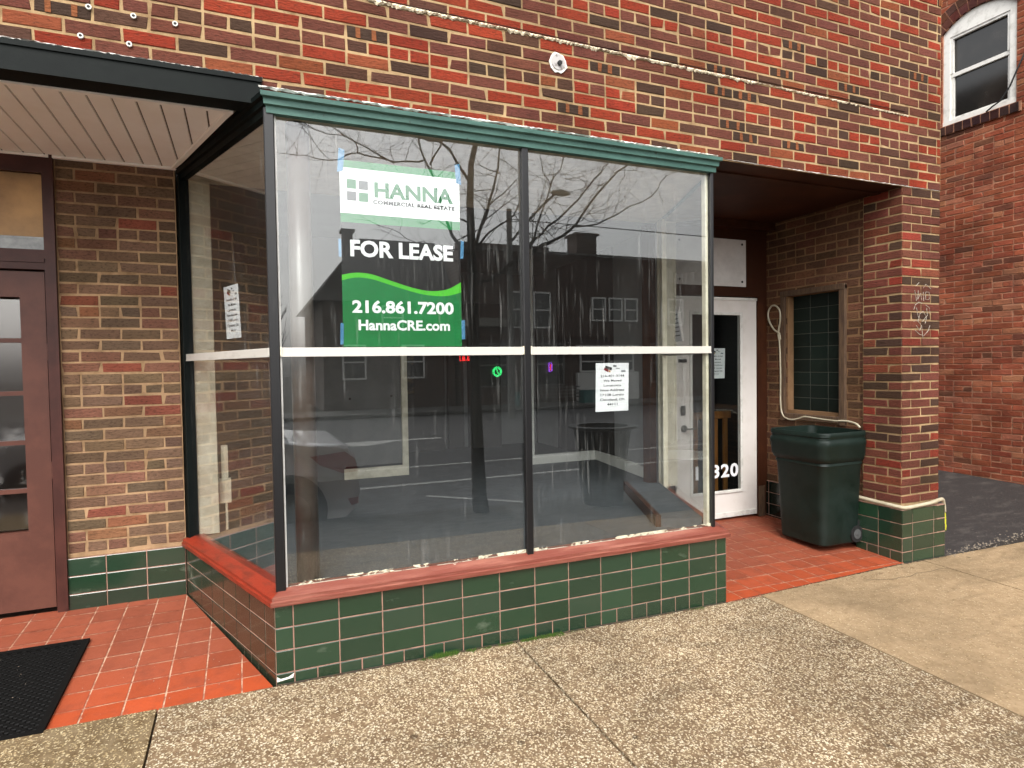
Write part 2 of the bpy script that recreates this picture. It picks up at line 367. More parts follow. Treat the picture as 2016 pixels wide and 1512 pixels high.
M_agg = aggregate('exposed_aggregate', .62, s2l(158, 134, 106), s2l(240, 228, 202, 1.2), s2l(112, 88, 64), 118)
M_agg2 = aggregate('worn_aggregate', .5, s2l(154, 134, 104), s2l(228, 210, 172, 1.15), s2l(112, 90, 62), 118)
M_conc = aggregate('smooth_concrete', .2, s2l(190, 164, 130), s2l(226, 204, 168), s2l(166, 140, 108), 110, .1)
def plane_grid(name, x0, x1, y0, y1, mt, zf, nx=8, ny=6, thick=.1, **props):
    mb = MB()
    for i in range(nx):
        for j in range(ny):
            xa, xb = x0 + (x1 - x0) * i / nx, x0 + (x1 - x0) * (i + 1) / nx; ya, yb = y0 + (y1 - y0) * j / ny, y0 + (y1 - y0) * (j + 1) / ny
            mb.face([(xa, ya, zf(xa, ya)), (xb, ya, zf(xb, ya)), (xb, yb, zf(xb, yb)), (xa, yb, zf(xa, yb))])
    for (a, b) in (((x0, y0), (x1, y0)), ((x1, y0), (x1, y1)), ((x1, y1), (x0, y1)), ((x0, y1), (x0, y0))):
        mb.face([(*a, zf(*a) - thick), (*b, zf(*b) - thick), (*b, zf(*b)), (*a, zf(*a))])
    return mb.build(name, mt, **props)
ROAD = -.33
M_road = mat('asphalt', s2l(86, 86, 88), .85, c2=s2l(68, 68, 70), nscale=2, thr=(.35, .65), bump=.003, bscale=90)
M_ground = mat('bare_ground', s2l(78, 70, 58), .95, c2=s2l(60, 54, 46), nscale=.6)
M_gap = mat('joint_dirt_edge_strip', s2l(52, 42, 32), .95, c2=s2l(84, 66, 46), nscale=30)
mb = MB(); mb.face([(-150, -150, -.5), (150, -150, -.5), (150, 150, -.5), (-150, 150, -.5)]); mb.build('ground', M_ground, kind='structure')
mb = MB(); mb.face([(-150, -19.3, ROAD), (150, -19.3, ROAD), (150, -3.43, ROAD), (-150, -3.43, ROAD)]); mb.build('road', M_road, kind='structure')
slabs = [(-9.2, -7.4, M_agg2), (-7.39, -5.66, M_agg2), (-5.65, -3.91, M_agg2), (-3.9, -2.16, M_agg2), (-2.15, -.39, M_agg2), (-.38, 1.33, M_agg), (1.342, 3.095, M_agg), (3.107, 4.83, M_conc), (4.842, 6.6, M_conc), (6.61, 8.3, M_conc), (8.31, 10, M_conc)]
for i, (a, b, m_) in enumerate(slabs):
    plane_grid('sidewalk', a, b, -2.25, .086 if a > 3.1 else -.012, m_, gz, kind='structure')
mb = MB()
mb.face([(-9.2, -3.41, gz(-9.2, -3.41) - .022), (10, -3.41, gz(10, -3.41) - .022), (10, .08, gz(10, .08) - .022), (-9.2, .08, gz(-9.2, .08) - .022)])
mb.build('sidewalk_bed', M_gap, kind='structure')
plane_grid('verge', -9.2, 10, -3.42, -2.26, mat('verge_soil', s2l(74, 68, 60), .95, c2=s2l(44, 40, 36), nscale=5, thr=(.4, .65), bump=.01, bscale=30), gz, kind='structure')
mb = MB(); cx = [(4.02, -.06), (4.14, -.10), (4.2, -.12), (4.3, -.115), (4.38, -.13), (4.5, -.10), (4.62, -.115), (4.75, -.10), (4.83, -.12)]
for (a, b), (c, d) in zip(cx, cx[1:]): mb.face([(a, b - .002, gz(a, b) + .0015), (c, d - .002, gz(c, d) + .0015), (c, d + .002, gz(c, d) + .0015), (a, b + .002, gz(a, b) + .0015)])
mb.build('pavement_crack', M_gap, kind='structure')
# street markings
M_line = mat('road_paint', s2l(200, 200, 196), .7, c2=s2l(120, 120, 118), nscale=6, thr=(.5, .75))
mb = MB()
for y in (-6.28, -7.93): mb.face([(-60, y - .06, ROAD + .004), (60, y - .06, ROAD + .004), (60, y + .06, ROAD + .004), (-60, y + .06, ROAD + .004)])
mb.face([(2.2, -12.3, ROAD + .004), (4.6, -12.3, ROAD + .004), (4.6, -12.05, ROAD + .004), (3.4, -12.0, ROAD + .004), (2.6, -11.4, ROAD + .004), (2.2, -11.6, ROAD + .004)])
mb.face([(2.3, -5.3, ROAD + .004), (3.5, -4.2, ROAD + .004), (3.55, -4.25, ROAD + .004), (2.36, -5.36, ROAD + .004)])
mb.build('road_marking', M_line, kind='structure')
plane_grid('far_sidewalk', -60, 70, -22.0, -19.3, mat('grey_concrete', s2l(112, 110, 106), .9, c2=s2l(90, 88, 84), nscale=2), lambda x, y: ROAD + .14, kind='structure')
# alley
M_alley = mat('alley_asphalt', s2l(48, 44, 42), .7, c2=s2l(96, 90, 84), nscale=3, thr=(.52, .8), stretch=(1, 2.5, 1), bump=.006, bscale=50, speck=(s2l(150, 140, 128), 60, .66))
def az_(x, y): return -.082 + .036 * (x - 5.1) + .03 * y
plane_grid('alley', 5.09, 8.2, .087, 14, M_alley, az_, 6, 12, kind='structure')
mb = MB()
for _ in range(420):        # crumbling gravel edge of the asphalt
    x = rnd.uniform(5.12, 8.0); y = rnd.gauss(.10, .035); r = rnd.uniform(.004, .011); z = max(az_(x, y), gz(x, y))
    k = rnd.uniform(.5, 1.0); c = s2l(180, 165, 145, k * .8)
    pts = [(x + r * math.cos(t + rnd.uniform(-.2, .2)), y + r * math.sin(t) * rnd.uniform(.6, 1), z + .002) for t in (0, 1.6, 3.1, 4.7)]
    mb.quads(pts + [(x, y, z + r * .9)], [(0, 1, 4), (1, 2, 4), (2, 3, 4), (3, 0, 4)], c)
M_attr = mat('loose_stone', (0, 0, 0), .9, attr=True)
mb.build('gravel', M_attr, kind='stuff', label='loose gravel crumbling at the alley edge', category='gravel')

# recess floors of red quarry tile
def fz(x, y): return -.0165 * max(x - .1, 0) + .006 + .048 * y
def tilefloor(poly, gx, gy, pitch, name):
    """square tiles clipped to a convex polygon"""
    mb = MB()
    def clip(pts, a, b):
        out = []
        for i in range(len(pts)):
            p, q = pts[i], pts[(i + 1) % len(pts)]
            dp = (b[0] - a[0]) * (p[1] - a[1]) - (b[1] - a[1]) * (p[0] - a[0]); dq = (b[0] - a[0]) * (q[1] - a[1]) - (b[1] - a[1]) * (q[0] - a[0])
            if dp >= 0: out.append(p)
            if dp * dq < 0: t = dp / (dp - dq); out.append((p[0] + (q[0] - p[0]) * t, p[1] + (q[1] - p[1]) * t))
        return out
    xs = [p[0] for p in poly]; ys = [p[1] for p in poly]
    i0, i1 = math.floor((min(xs) - gx) / pitch), math.ceil((max(xs) - gx) / pitch); j0, j1 = math.floor((min(ys) - gy) / pitch), math.ceil((max(ys) - gy) / pitch)
    for i in range(i0, i1):
        for j in range(j0, j1):
            g = .0030 + rnd.uniform(0, .0014)
            q = [(gx + i * pitch + g, gy + j * pitch + g), (gx + (i + 1) * pitch - g, gy + j * pitch + g), (gx + (i + 1) * pitch - g, gy + (j + 1) * pitch - g), (gx + i * pitch + g, gy + (j + 1) * pitch - g)]
            for k in range(len(poly)): 
                q = clip(q, poly[k], poly[(k + 1) % len(poly)])
                if len(q) < 3: break
            if len(q) < 3: continue
            cy_ = gy + (j + .5) * pitch
            t = min(max(cy_ / .5, 0), 1)          # outer courses are newer, brighter paint
            a = s2l(190, 80, 38); b_ = s2l(160, 82, 56); k = rnd.uniform(.88, 1.1)
            c = tuple((a[n] * (1 - t) + b_[n] * t) * k for n in range(3)); tl = rnd.uniform(-.001, .001)
            mb.face([(x, y, fz(x, y) + .0025 + tl * (x - q[0][0]) * 5) for x, y in q], c, 0)
    mb.face([(x, y, fz(x, y)) for x, y in poly], (1, 1, 1), 1)
    mb.face([(poly[0][0], poly[0][1], -.3), (poly[1][0], poly[1][1], -.3), (poly[1][0], poly[1][1], fz(*poly[1])), (poly[0][0], poly[0][1], fz(*poly[0]))], (1, 1, 1), 1)
    return mb.build(name, [M_red, M_redgrout], kind='structure')
tilefloor([(-3.2, -.012), (.09, -.012), (-.38, 1.36), (-3.2, 1.36)], -.686, 1.255 - .161 * 12, .1603, 'entry_floor')
tilefloor([(2.80, -.012), (4.625, .086), (4.7, 1.56), (3.3, 1.56)], 2.95, -.05, .1603, 'entry_floor')

# ------------------------------------------------------------ the shop building
B = thing('shop_building', (1.4, 1.3, 0), 'red and brown brick shop with empty glass bay window and two recessed entries', 'shop building')
X = (1, 0)
# upper wall
mb = MB(); z0 = .0
zL = 2.2725
L = 5.086 + 2.6
o = (-2.6, .12)
wallbricks(mb, o, X, L, zL + 8 * .0677, 44, PAL_FACE, header=4, ph=.10, holes=(), mort=MORT_FACE, zbot=2.8)
backing(mb, o, X, L, zL + 8 * .0677 - .0, 6.0, MORT_FACE, depth=.3)
# alley-side return
wallbricks(mb, (5.086, .12), (0, 1), 3.2, zL + 8 * .0677, 44, PAL_FACE, header=4, ph=.05)
backing(mb, (5.086, .43), (0, 1), 2.9, zL + 8 * .0677, 6.0, MORT_FACE, depth=.2)
mb.build('upper_wall', [M_brick, M_mortar], B)
# raised ledge line of peeling caulk across the wall
def ragged(mb, pts, h, depth, step=.03, drop=.5, o=0, c=(1, 1, 1), seed=1):
    r = random.Random(seed); (x0, y0, z0), (x1, y1, z1) = pts; n = int(abs(x1 - x0) / step) or int(abs(y1 - y0) / step)
    prev = None; gap = 0; run = .5
    for i in range(n + 1):
        t = i / n; x, y, z = x0 + (x1 - x0) * t, y0 + (y1 - y0) * t, z0 + (z1 - z0) * t
        run = .72 * run + .28 * (r.random() ** 2.2) * 3.4 * drop; hh = h * (.45 + run + r.uniform(-.18, .18)); top = z + r.uniform(-.0015, .002)
        cur = ((x, y, top - hh), (x, y, top), (x, y - depth * r.uniform(.6, 1.2), top - r.uniform(.2, .8) * hh))
        if prev and gap <= 0:
            mb.quads([*prev, *cur], [(0, 3, 5, 2), (2, 5, 4, 1), (0, 2, 1), (3, 4, 5)], c)
        prev = cur
        if gap > 0: gap -= 1
M_peel = mat('peeling_caulk', s2l(226, 210, 180, 1.3), .8, c2=s2l(96, 66, 56), nscale=26, thr=(.56, .66), bump=.006, bscale=60)
mb = MB(); ragged(mb, [(.62, .118, 3.37), (3.2, .118, 3.362)], .010, .009, .007, drop=1.3, seed=3); mb.build('caulk_line', M_peel, B); mb = MB(); ragged(mb, [(3.2, .118, 3.362), (4.7, .118, 3.352)], .006, .006, .007, drop=1.3, seed=4)
mb.build('caulk_line', M_peel, B)
mb = MB(); mb.box((.62, .1150, 3.374), (4.66, .12, 3.3765)); mb.build('flashing_edge', M_dkbrown, B)
mb = MB(); ragged(mb, [(-2.6, .116, 2.901), (.12, .116, 2.890)], .010, .010, .012, drop=.4, seed=5); mb.build('caulk_bead', M_caulk, B); mb = MB(); ragged(mb, [(.10, .116, 2.850), (2.86, .116, 2.838)], .012, .010, .016, drop=.5, seed=6); mb.build('caulk_bead', M_caulk, B); mb = MB()
ragged(mb, [(2.86, .119, 2.823), (5.07, .119, 2.818)], .005, .005, .02, drop=.5, seed=8)
mb.build('caulk_bead', M_caulk, B)
# round anchor plate and plastic plugs
def disc(mb, cx, y, cz, r, th, n=20, c=(1, 1, 1), m=0, y1=None, jag=0):
    y1 = y - th; pts = []
    for k in range(n):
        rr = r * (1 + (rnd.uniform(-jag, jag) if jag else 0)); pts.append((cx + rr * math.cos(k * 2 * math.pi / n), cz + rr * math.sin(k * 2 * math.pi / n)))
    f = [(x, y1, z) for x, z in pts]; b = [(x, y, z) for x, z in pts]
    mb.quads(f + b, [tuple(range(n))] + [(k, (k + 1) % n, n + (k + 1) % n, n + k)[::-1] for k in range(n)], c, m)
mb = MB(); disc(mb, 1.706, .121, 3.231, .058, .006, jag=.12); mb.build('anchor_mortar', M_caulk, B)
mb = MB(); disc(mb, 1.706, .116, 3.233, .044, .006); pl = mb.build('anchor_plate', mat('galvanised', s2l(206, 200, 196), .4, c2=s2l(120, 108, 104), nscale=24, thr=(.5, .62), metallic=.3), B)
mb = MB(); disc(mb, 1.712, .111, 3.226, .014, .012, 12); mb.build('anchor_bolt', M_rubber, pl.name)
for (x, z) in ((-.574, 3.075), (-.406, 3.07), (-.243, 3.068), (-.607, 2.946), (-.426, 2.944)):
    mb = MB(); n = 14
    ring = lambda r, y: [(x + r * math.cos(k * 2 * math.pi / n), y, z + r * math.sin(k * 2 * math.pi / n)) for k in range(n)]
    a, b_, c_ = ring(.0115, .119), ring(.0115, .110), ring(.0065, .110)
    mb.quads(a + b_ + c_, [(k, (k + 1) % n, n + (k + 1) % n, n + k)[::-1] for k in range(n)] + [(n + k, n + (k + 1) % n, 2 * n + (k + 1) % n, 2 * n + k)[::-1] for k in range(n)], (1, 1, 1), 0)
    mb.face([(p[0], .1105, p[2]) for p in c_], (1, 1, 1), 1)
    mb.build('wall_plug', [M_white, M_rubber], B)

# left recess brick wall
YB = 1.3476; zP = 2.1652 - 26 * .0677
mb = MB(); o = (-.995, YB)
wallbricks(mb, o, X, .63, zP, 35, PAL_OLD, header=0, ph=-.79 + .995 - .2154 / 2 + .2154, mort=MORT_OLD)
backing(mb, o, X, .63, .383, 2.8, MORT_OLD, depth=.16)
mb.build('entry_wall', [M_brick, M_mortar], B)
# glazed tile base
GREENS = [(36, 64, 44), (41, 68, 49), (33, 58, 42), (45, 67, 51)]
def gtile(): c = s2l(*GREENS[rnd.randrange(4)]); k = rnd.uniform(.85, 1.15); return (c[0] * k, c[1] * k, c[2] * k)
def tilebase(mb, o, u, joints, zrows, half_last=True, g=.0054,  depth=.1, pal=None):
    """joints: list of x; zrows: list of z from top to bottom"""
    for r in range(len(zrows) - 1):
        js = list(joints)
        if half_last and r == len(zrows) - 2:
            js = sorted(js + [(a + b) / 2 for a, b in zip(joints, joints[1:]) if b - a > .15])
        for a, b in zip(js, js[1:]):
            c = gtile() if pal is None else pal(); gg = g / 2 + rnd.uniform(-.0004, .0006); e = .0025; w = rnd.uniform(-.0008, .0008)
            A, Bx, z1, z0 = a + gg, b - gg, zrows[r] - gg, zrows[r + 1] + gg
            P = lambda x, y, z: mb.tf((x, y, z), u, o)
            q = [(A, z0), (Bx, z0), (Bx, z1), (A, z1)]; sg = [(1, 1), (-1, 1), (-1, -1), (1, -1)]
            vs = [P(x + s1 * e, w, z + s2 * e) for (x, z), (s1, s2) in zip(q, sg)] + [P(x, w - e * .7, z) for x, z in q] + [P(x, -.012, z) for x, z in q]
            mb.quads(vs, [(0, 1, 2, 3)] + [(4 + i, 4 + (i + 1) % 4, (i + 1) % 4, i) for i in range(4)] + [(8 + i, 8 + (i + 1) % 4, 4 + (i + 1) % 4, 4 + i) for i in range(4)], c, 0)
    mb.box((joints[0] + .001, -depth, zrows[-1] - .05), (joints[-1] - .001, -.003, zrows[0] - .001), (1, 1, 1), 1, u, o)
p = .1087; ZT = .3826
x0, x2 = .1044, 2.8134
SL = (x0 - -.3679, -YB); LL = math.hypot(*SL); uL = (SL[0] / LL, SL[1] / LL)      # from back to front of the left side
mb = MB()
tilebase(mb, (0, 0), X, [x0] + [.188 + .212 * i for i in range(13)] + [x2], [ZT, ZT - p, ZT - 2 * p, ZT - 3 * p, -.06])
dj = sorted([LL - d for d in (.0, .12, .32, .52, .72, .92, 1.12, 1.32)] + [0.0])
tilebase(mb, (-.3679, YB), uL, dj, [ZT, ZT - p, ZT - 2 * p, ZT - 3 * p, -.02], pal=lambda: (lambda k: tuple(v * k for v in s2l(54, 58, 44)))(rnd.uniform(.75, 1.15)))
RB = (3.33, 1.36); SR = (RB[0] - x2, RB[1]); LR = math.hypot(*SR); uR = (SR[0] / LR, SR[1] / LR)
tilebase(mb, (x2, 0), uR, [LR * k / 7 for k in range(8)], [ZT, ZT - p, ZT - 2 * p, ZT - 3 * p, -.08])
mb.box((.02, -1.2, -.2), (1.2, -.1, .37), (1, 1, 1), 1, X, (.14, 0)); 
mb.build('tile_bulkhead', [M_tile, M_grout], B)
mb = MB(); mb.quads([(.108, -.002, .02), (.18, -.002, .028), (.186, -.002, .05), (.16, -.002, .036), (.125, -.002, .032), (.108, -.002, .045)], [(0, 1, 2, 3, 4, 5)]); mb.build('glaze_chip', M_caulk, B)
mb = MB()
tilebase(mb, (-1.03, YB - .014), X, [0, .03, .231, .446, .662], [ZT, ZT - p, ZT - 2 * p, .03], half_last=False)
mb.build('tile_base', [M_tile, M_grout], B)
# sill, wrapping both corners
def sill(a, b, u, o, name='sill', zf0=.384, ext0=0, ext1=0):
    mb = MB()
    prof = [(-.02, .383), (.022, .3835), (.024, .405), (.014, .409), (.014, .424), (-.004, .430), (-.052, .447), (-.10, .447)]
    n = int((b - a) / .12) + 1
    for i in range(n):
        xa, xb = a + (b - a) * i / n, a + (b - a) * (i + 1) / n
        for (q0, h0), (q1, h1) in zip(prof, prof[1:]):
            # mitre the two ends outwards with the overhang
            def X_(x, q): 
                if i == 0 and x == xa: return x - ext0 * max(q, -.06)
                if i == n - 1 and x == xb: return x + ext1 * max(q, -.06)
                return x
            mb.face([mb.tf((X_(xa, q0), q0, h0), u, o), mb.tf((X_(xb, q0), q0, h0), u, o), mb.tf((X_(xb, q1), q1, h1), u, o), mb.tf((X_(xa, q1), q1, h1), u, o)])
    for q, e in ((a, ext0), (b, ext1)): mb.face([mb.tf((q - e * max(w_, -.06) if q == a else q + e * max(w_, -.06), w_, h), u, o) for w_, h in prof])
    return mb.build(name, M_sill, B)
th = math.tan((math.pi / 2 - math.atan2(-uL[0], uL[1]) ) / 2) if False else .72
sill(x0, x2, X, (0, 0), ext0=.70, ext1=.70)
M_sillr = mat('bright_painted_sill', s2l(158, 52, 30), .38, c2=s2l(120, 46, 30), nscale=12, thr=(.45, .65), stretch=(.6, .6, 5), bump=.004, bscale=30, bstretch=(.5, .5, 4))
s_ = sill(0, LL, uL, (-.3679, YB), ext1=.70); s_.data.materials[0] = M_sillr
sill(0, LR, uR, (x2, 0), ext0=.70)
mb = MB(); 
for _ in range(5): pass


# glazing: planes
G0 = (.1407, .0613); G2 = (2.753, .0613); GB = (-.3227, 1.3476); GR = (3.27, 1.26)
zb, zr, zt = .44, 1.5808, 2.70
dL = (G0[0] - GB[0], G0[1] - GB[1]); lL = math.hypot(*dL); uGL = (dL[0] / lL, dL[1] / lL)
dR = (GR[0] - G2[0], GR[1] - G2[1]); lR = math.hypot(*dR); uGR = (dR[0] / lR, dR[1] / lR)
xm = 1.4528
def pane(o, u, a, b, z0, z1, name='window_pane', m=None, t=.003, parent=None):
    mb = MB(); mb.box((a, -t, z0), (b, 0, z1), (1, 1, 1), 0, u, o); return mb.build(name, m or M_glass, parent or B)
for (a, b) in ((G0[0] + .02, xm - .0), (xm + .0, G2[0] - .01)):
    pane((0, .0613), X, a, b, zb - .01, zr); pane((0, .0613), X, a, b, zr + .001, zt + .02)
for (z_0, z_1) in ((zb - .01, zr), (zr + .001, zt + .02)):
    pane(GB, uGL, .02, lL - .02, z_0, z_1); pane(G2, uGR, .02, lR - .02, z_0, z_1)
def post(x, y, w, d, z0=.43, z1=2.72, m=M_black, name='mullion', u=X, bev=.004):
    mb = MB(); mb.box((-w / 2, -d / 2, z0), (w / 2, d / 2, z1), (1, 1, 1), 0, u, (x, y), bev=bev); 
    mb.box((-w / 6, -d / 2 - .004, z0), (w / 6, -d / 2 + .002, z1), (1, 1, 1), 0, u, (x, y))
    return mb.build(name, m, B)
post(G0[0] - .002, .055, .046, .05); post(xm, .052, .040, .036); 
mb = MB(); mb.box((-.018, -.03, .43), (.006, .02, 2.72), (1, 1, 1), 0, X, (G2[0] + .002, .06), bev=.003); mb.build('mullion', M_black, B)
# pale stops beside the dark posts
mb = MB(); mb.box((G0[0] + .022, .052, .44), (G0[0] + .030, .064, 2.70)); mb.build('glazing_stop', M_white, B)
mb = MB(); mb.box((G2[0] - .038, .066, .44), (G2[0] - .018, .10, 2.70)); mb.build('glazing_stop', M_cream, B)
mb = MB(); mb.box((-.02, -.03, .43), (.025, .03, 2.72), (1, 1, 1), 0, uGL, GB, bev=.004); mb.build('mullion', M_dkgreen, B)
# rails
def rail(o, u, a, b, z=zr, h=.039, name='window_rail'):
    mb = MB(); mb.box((a, -.02, z - h / 2), (b, .018, z + h / 2), (1, 1, 1), 0, u, o, bev=.002)
    mb.box((a, .016, z - h / 2 - .004), (b, .02, z - h / 2 + .004), (1, 1, 1), 0, u, o)
    return mb.build(name, M_alu, B)
M_alu = mat('white_aluminium', s2l(220, 215, 206, 1.15), .35, c2=s2l(184, 178, 168, 1.1), nscale=6, thr=(.55, .8), stretch=(.3, 1, 4), metallic=.15, speck=(s2l(120, 112, 100), 60, .74))
rail((0, .0613), X, G0[0] + .024, xm - .022); rail((0, .0613), X, xm + .022, G2[0] + .004); rail(GB, uGL, .03, lL - .028); rail(G2, uGR, .01, lR - .02)
for x in (G0[0] + .026, xm - .024, xm + .024):
    mb = MB(); mb.box((x - .004, .038, zr - .022), (x + .004, .0435, zr + .024)); mb.build('rail_clip', M_cream, B)
# cornice around the bay head
def cornice(o, u, L, m, ext0, ext1, name='cornice'):
    mb = MB(); prof = [(-.02, 2.692), (.018, 2.692), (.02, 2.722), (.034, 2.727), (.036, 2.752), (.052, 2.758), (.054, 2.778), (-.10, 2.822)]
    n = max(int(L / .2), 1)
    for i in range(n):
        xa, xb = L * i / n, L * (i + 1) / n
        for k, ((q0, h0), (q1, h1)) in enumerate(zip(prof, prof[1:])):
            f = lambda x, q: x - ext0 * max(q, -.06) if (i == 0 and x == xa) else (x + ext1 * max(q, -.06) if (i == n - 1 and x == xb) else x)
            j = 0
            mb.face([mb.tf((f(xa, q0), q0, h0), u, o), mb.tf((f(xb, q0), q0, h0), u, o), mb.tf((f(xb, q1), q1, h1), u, o), mb.tf((f(xa, q1), q1, h1), u, o)])
    for e, x_, s_ in ((ext0, 0, -1), (ext1, L, 1)): mb.face([mb.tf((x_ + s_ * e * max(q, -.06), q, h), u, o) for q, h in prof])
    return mb.build(name, m, B)
cornice((G0[0], .0413), X, G2[0] - G0[0], M_teal, .70, .70)
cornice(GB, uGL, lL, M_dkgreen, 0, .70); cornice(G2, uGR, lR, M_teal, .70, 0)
mb = MB(); mb.face([(G0[0], .03, 2.70), (G2[0], .03, 2.70), (3.3, 1.4, 2.70), (-.36, 1.4, 2.70)]); mb.face([(-.1, .2, 2.80), (G2[0], .03, 2.80), (3.3, 1.4, 2.80), (-.36, 1.4, 2.80)]); mb.build('bay_ceiling', M_cream, B)
# fascia beam over left recess
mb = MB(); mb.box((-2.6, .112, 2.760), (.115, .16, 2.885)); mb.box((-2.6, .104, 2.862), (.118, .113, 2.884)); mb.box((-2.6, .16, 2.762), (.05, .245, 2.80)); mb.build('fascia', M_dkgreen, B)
# soffit: interlocking vinyl boards, trimmed
mb = MB(); xs = [-1.127 + .1 * i for i in range(-14, 12)]; zs = 2.768
def xr(y): return -.012 - (y - .26) * .327    # right end follows the side of the bay
for i, xa in enumerate(xs[:-1]):
    xb = xs[i + 1]
    poly = []
    yend = 1.335
    pts = [(xa, .2), (xb - .010, .2), (xb - .010, yend), (xa, yend)]
    # clip by the slanting right end
    out = []
    for k in range(4):
        P_, Q = pts[k], pts[(k + 1) % 4]; d = lambda t: (xr(t[1]) - .01) - t[0]
        if d(P_) >= 0: out.append(P_)
        if d(P_) * d(Q) < 0: t = d(P_) / (d(P_) - d(Q)); out.append((P_[0] + (Q[0] - P_[0]) * t, P_[1] + (Q[1] - P_[1]) * t))
    if len(out) > 2: mb.face([(x, y, zs) for x, y in out]); 
    g = [(xb - .010, .2), (xb, .2), (xb, yend), (xb - .010, yend)]
    ym = .26 - (xb + .012 + .01) / .327
    if ym > .25: 
        y1 = min(yend, ym)
        mb.face([(xb - .010, .2, zs), (xb - .010, y1, zs), (xb - .008, y1, zs + .010), (xb - .008, .2, zs + .010)]); mb.face([(xb, .2, zs), (xb - .001, .2, zs + .010), (xb - .001, y1, zs + .010), (xb, y1, zs)])
mb.face([(-2.6, .2, zs + .010), (-.01, .2, zs + .010), (-.38, 1.34, zs + .010), (-2.6, 1.34, zs + .010)], (1, 1, 1), 1)
sf = mb.build('soffit', [M_soffit, mat('soffit_groove', s2l(110, 92, 72), .8)], B)
mb = MB(); mb.box((-2.6, .25, 2.755), (-.014, .275, 2.772)); mb.box((-2.6, 1.318, 2.752), (-.35, 1.345, 2.766))
q = [(-.012, .25), (-.36, 1.345)]; d = (q[1][0] - q[0][0], q[1][1] - q[0][1]); l_ = math.hypot(*d); mb.box((0, -.026, 2.7545), (l_, 0, 2.771), (1, 1, 1), 0, (d[0] / l_, d[1] / l_), q[0])
mb.build('soffit_trim', M_soffit, B)

# pier with tile base
mb = MB(); nz = 37; zp0 = zL - 28 * .0677 - .0
PX0, PX1, PY0, PY1 = 4.643, 5.086, .12, .455
H_ = .1077; S_ = .2154
for i in range(nz):
    za = zp0 + i * .0677 - .0677 * 0; zb_ = za + .0677
    if za > 2.80: break
    A = i % 2
    fr = [0, .1077, .3353, .443] if A else [0, .2215, .443]
    for a, b in zip(fr, fr[1:]): brick(mb, (PX0, PY0), X, a, b, max(za, .345), zb_, pick(PAL_PIER))
    sd_ = [0, .2215, .335] if A else [0, .1135, .335]      # measured from the back on the left face
    for a, b in zip(sd_, sd_[1:]):
        brick(mb, (PX0, PY1), (0, -1), a, b, max(za, .345), zb_, pick(PAL_PIER))
        brick(mb, (PX1, PY0), (0, 1), .335 - b, .335 - a, max(za, .345), zb_, pick(PAL_PIER))
mb.box((PX0 + .0055, PY0 + .0055, .3), (PX1 - .0055, PY1, 2.815), MORT_FACE, 1)
mb.build('brick_pier', [M_brick, M_mortar], B)
mb = MB(); zq = .3414; rows = [zq, zq - p, zq - 2 * p, zq - 3 * p, -.12]
tilebase(mb, (4.612, .09), X, [0, .12, .37, .505], rows, half_last=False)
tilebase(mb, (4.612, .49), (0, -1), [0, .2, .4], rows); tilebase(mb, (5.117, .09), (0, 1), [0, .2, .4], rows)
mb.box((4.615, .093, .30), (5.114, .487, .3405), (1, 1, 1), 1)
mb.build('pier_tile_base', [M_tile, M_grout], B)
# chalk scrawl on the pier
M_chalk = mat('chalk', s2l(205, 196, 180), .9, c2=s2l(150, 110, 95), nscale=90, thr=(.5, .6))
mb = MB()
def scr(pts):
    mb.tube([(x, .1165, z) for x, z in pts], .0022, 5)
cx_ = 4.87
scr([(4.79, 2.06), (4.82, 2.085), (4.83, 2.09)]); scr([(4.88, 2.05), (4.91, 2.08), (4.95, 2.06), (4.97, 2.045)])
scr([(4.78, 2.03), (4.795, 1.98), (4.80, 1.95)]); scr([(4.82, 2.03), (4.815, 1.96), (4.85, 2.01), (4.86, 1.955)]); scr([(4.88, 2.02), (4.885, 1.95)]); scr([(4.905, 2.02), (4.91, 1.96), (4.95, 1.965), (4.95, 2.02), (4.91, 2.02)])
scr([(4.77, 1.88), (4.79, 1.92), (4.83, 1.94), (4.87, 1.93)]); scr([(4.91, 1.92), (4.95, 1.90), (4.96, 1.86)])
scr([(4.80, 1.90), (4.82, 1.83), (4.87, 1.79), (4.93, 1.84), (4.92, 1.90)]); scr([(4.82, 1.79), (4.84, 1.85), (4.88, 1.87), (4.92, 1.82), (4.90, 1.77)])
scr([(4.77, 1.79), (4.81, 1.80), (4.86, 1.76), (4.84, 1.72), (4.80, 1.76)]); scr([(4.79, 1.72), (4.84, 1.69), (4.89, 1.68), (4.94, 1.72), (4.96, 1.76)]); scr([(4.86, 1.76), (4.88, 1.66)])
mb.build('chalk_scrawl', M_chalk, B)
# side wall of right recess with blocked window
XS = 4.66; YE = 1.53
hole = (YE - 1.235, YE - .665, 1.045, 2.095)
mb = MB()
u_ = (0, -1); o = (XS, YE); z00 = .345
wallbricks(mb, o, u_, YE - .44, z00, 37, [(.6, (128, 88, 66)), (.4, (112, 82, 62))], header=3, ph=.06, holes=[hole])
backing(mb, o, u_, YE - .44, z00, 2.84, s2l(158, 122, 90), depth=.2, holes=[hole])
mb.build('side_wall', [M_brick, M_mortar], B)
mb = MB()      # reveal brick returns are painted by the backing; tile infill
gp = lambda: (lambda k: tuple(v * k for v in s2l(20, 32, 26)))(rnd.uniform(.8, 1.2))
tilebase(mb, (XS + .07, YE - .0), u_, [hole[0], hole[0] + .19, hole[0] + .19 * 2, hole[1]], [hole[3] - i * .1167 for i in range(10)], half_last=False, pal=gp, depth=.05, g=.0034)
mb.build('blocked_window', [mat('old_dark_tile', (0, 0, 0), .5, attr=True, spec=.2, c2=s2l(46, 56, 48), nscale=4, thr=(.6, .9)), mat('dark_grout', s2l(104, 104, 92), .9)], B)
mb = MB()
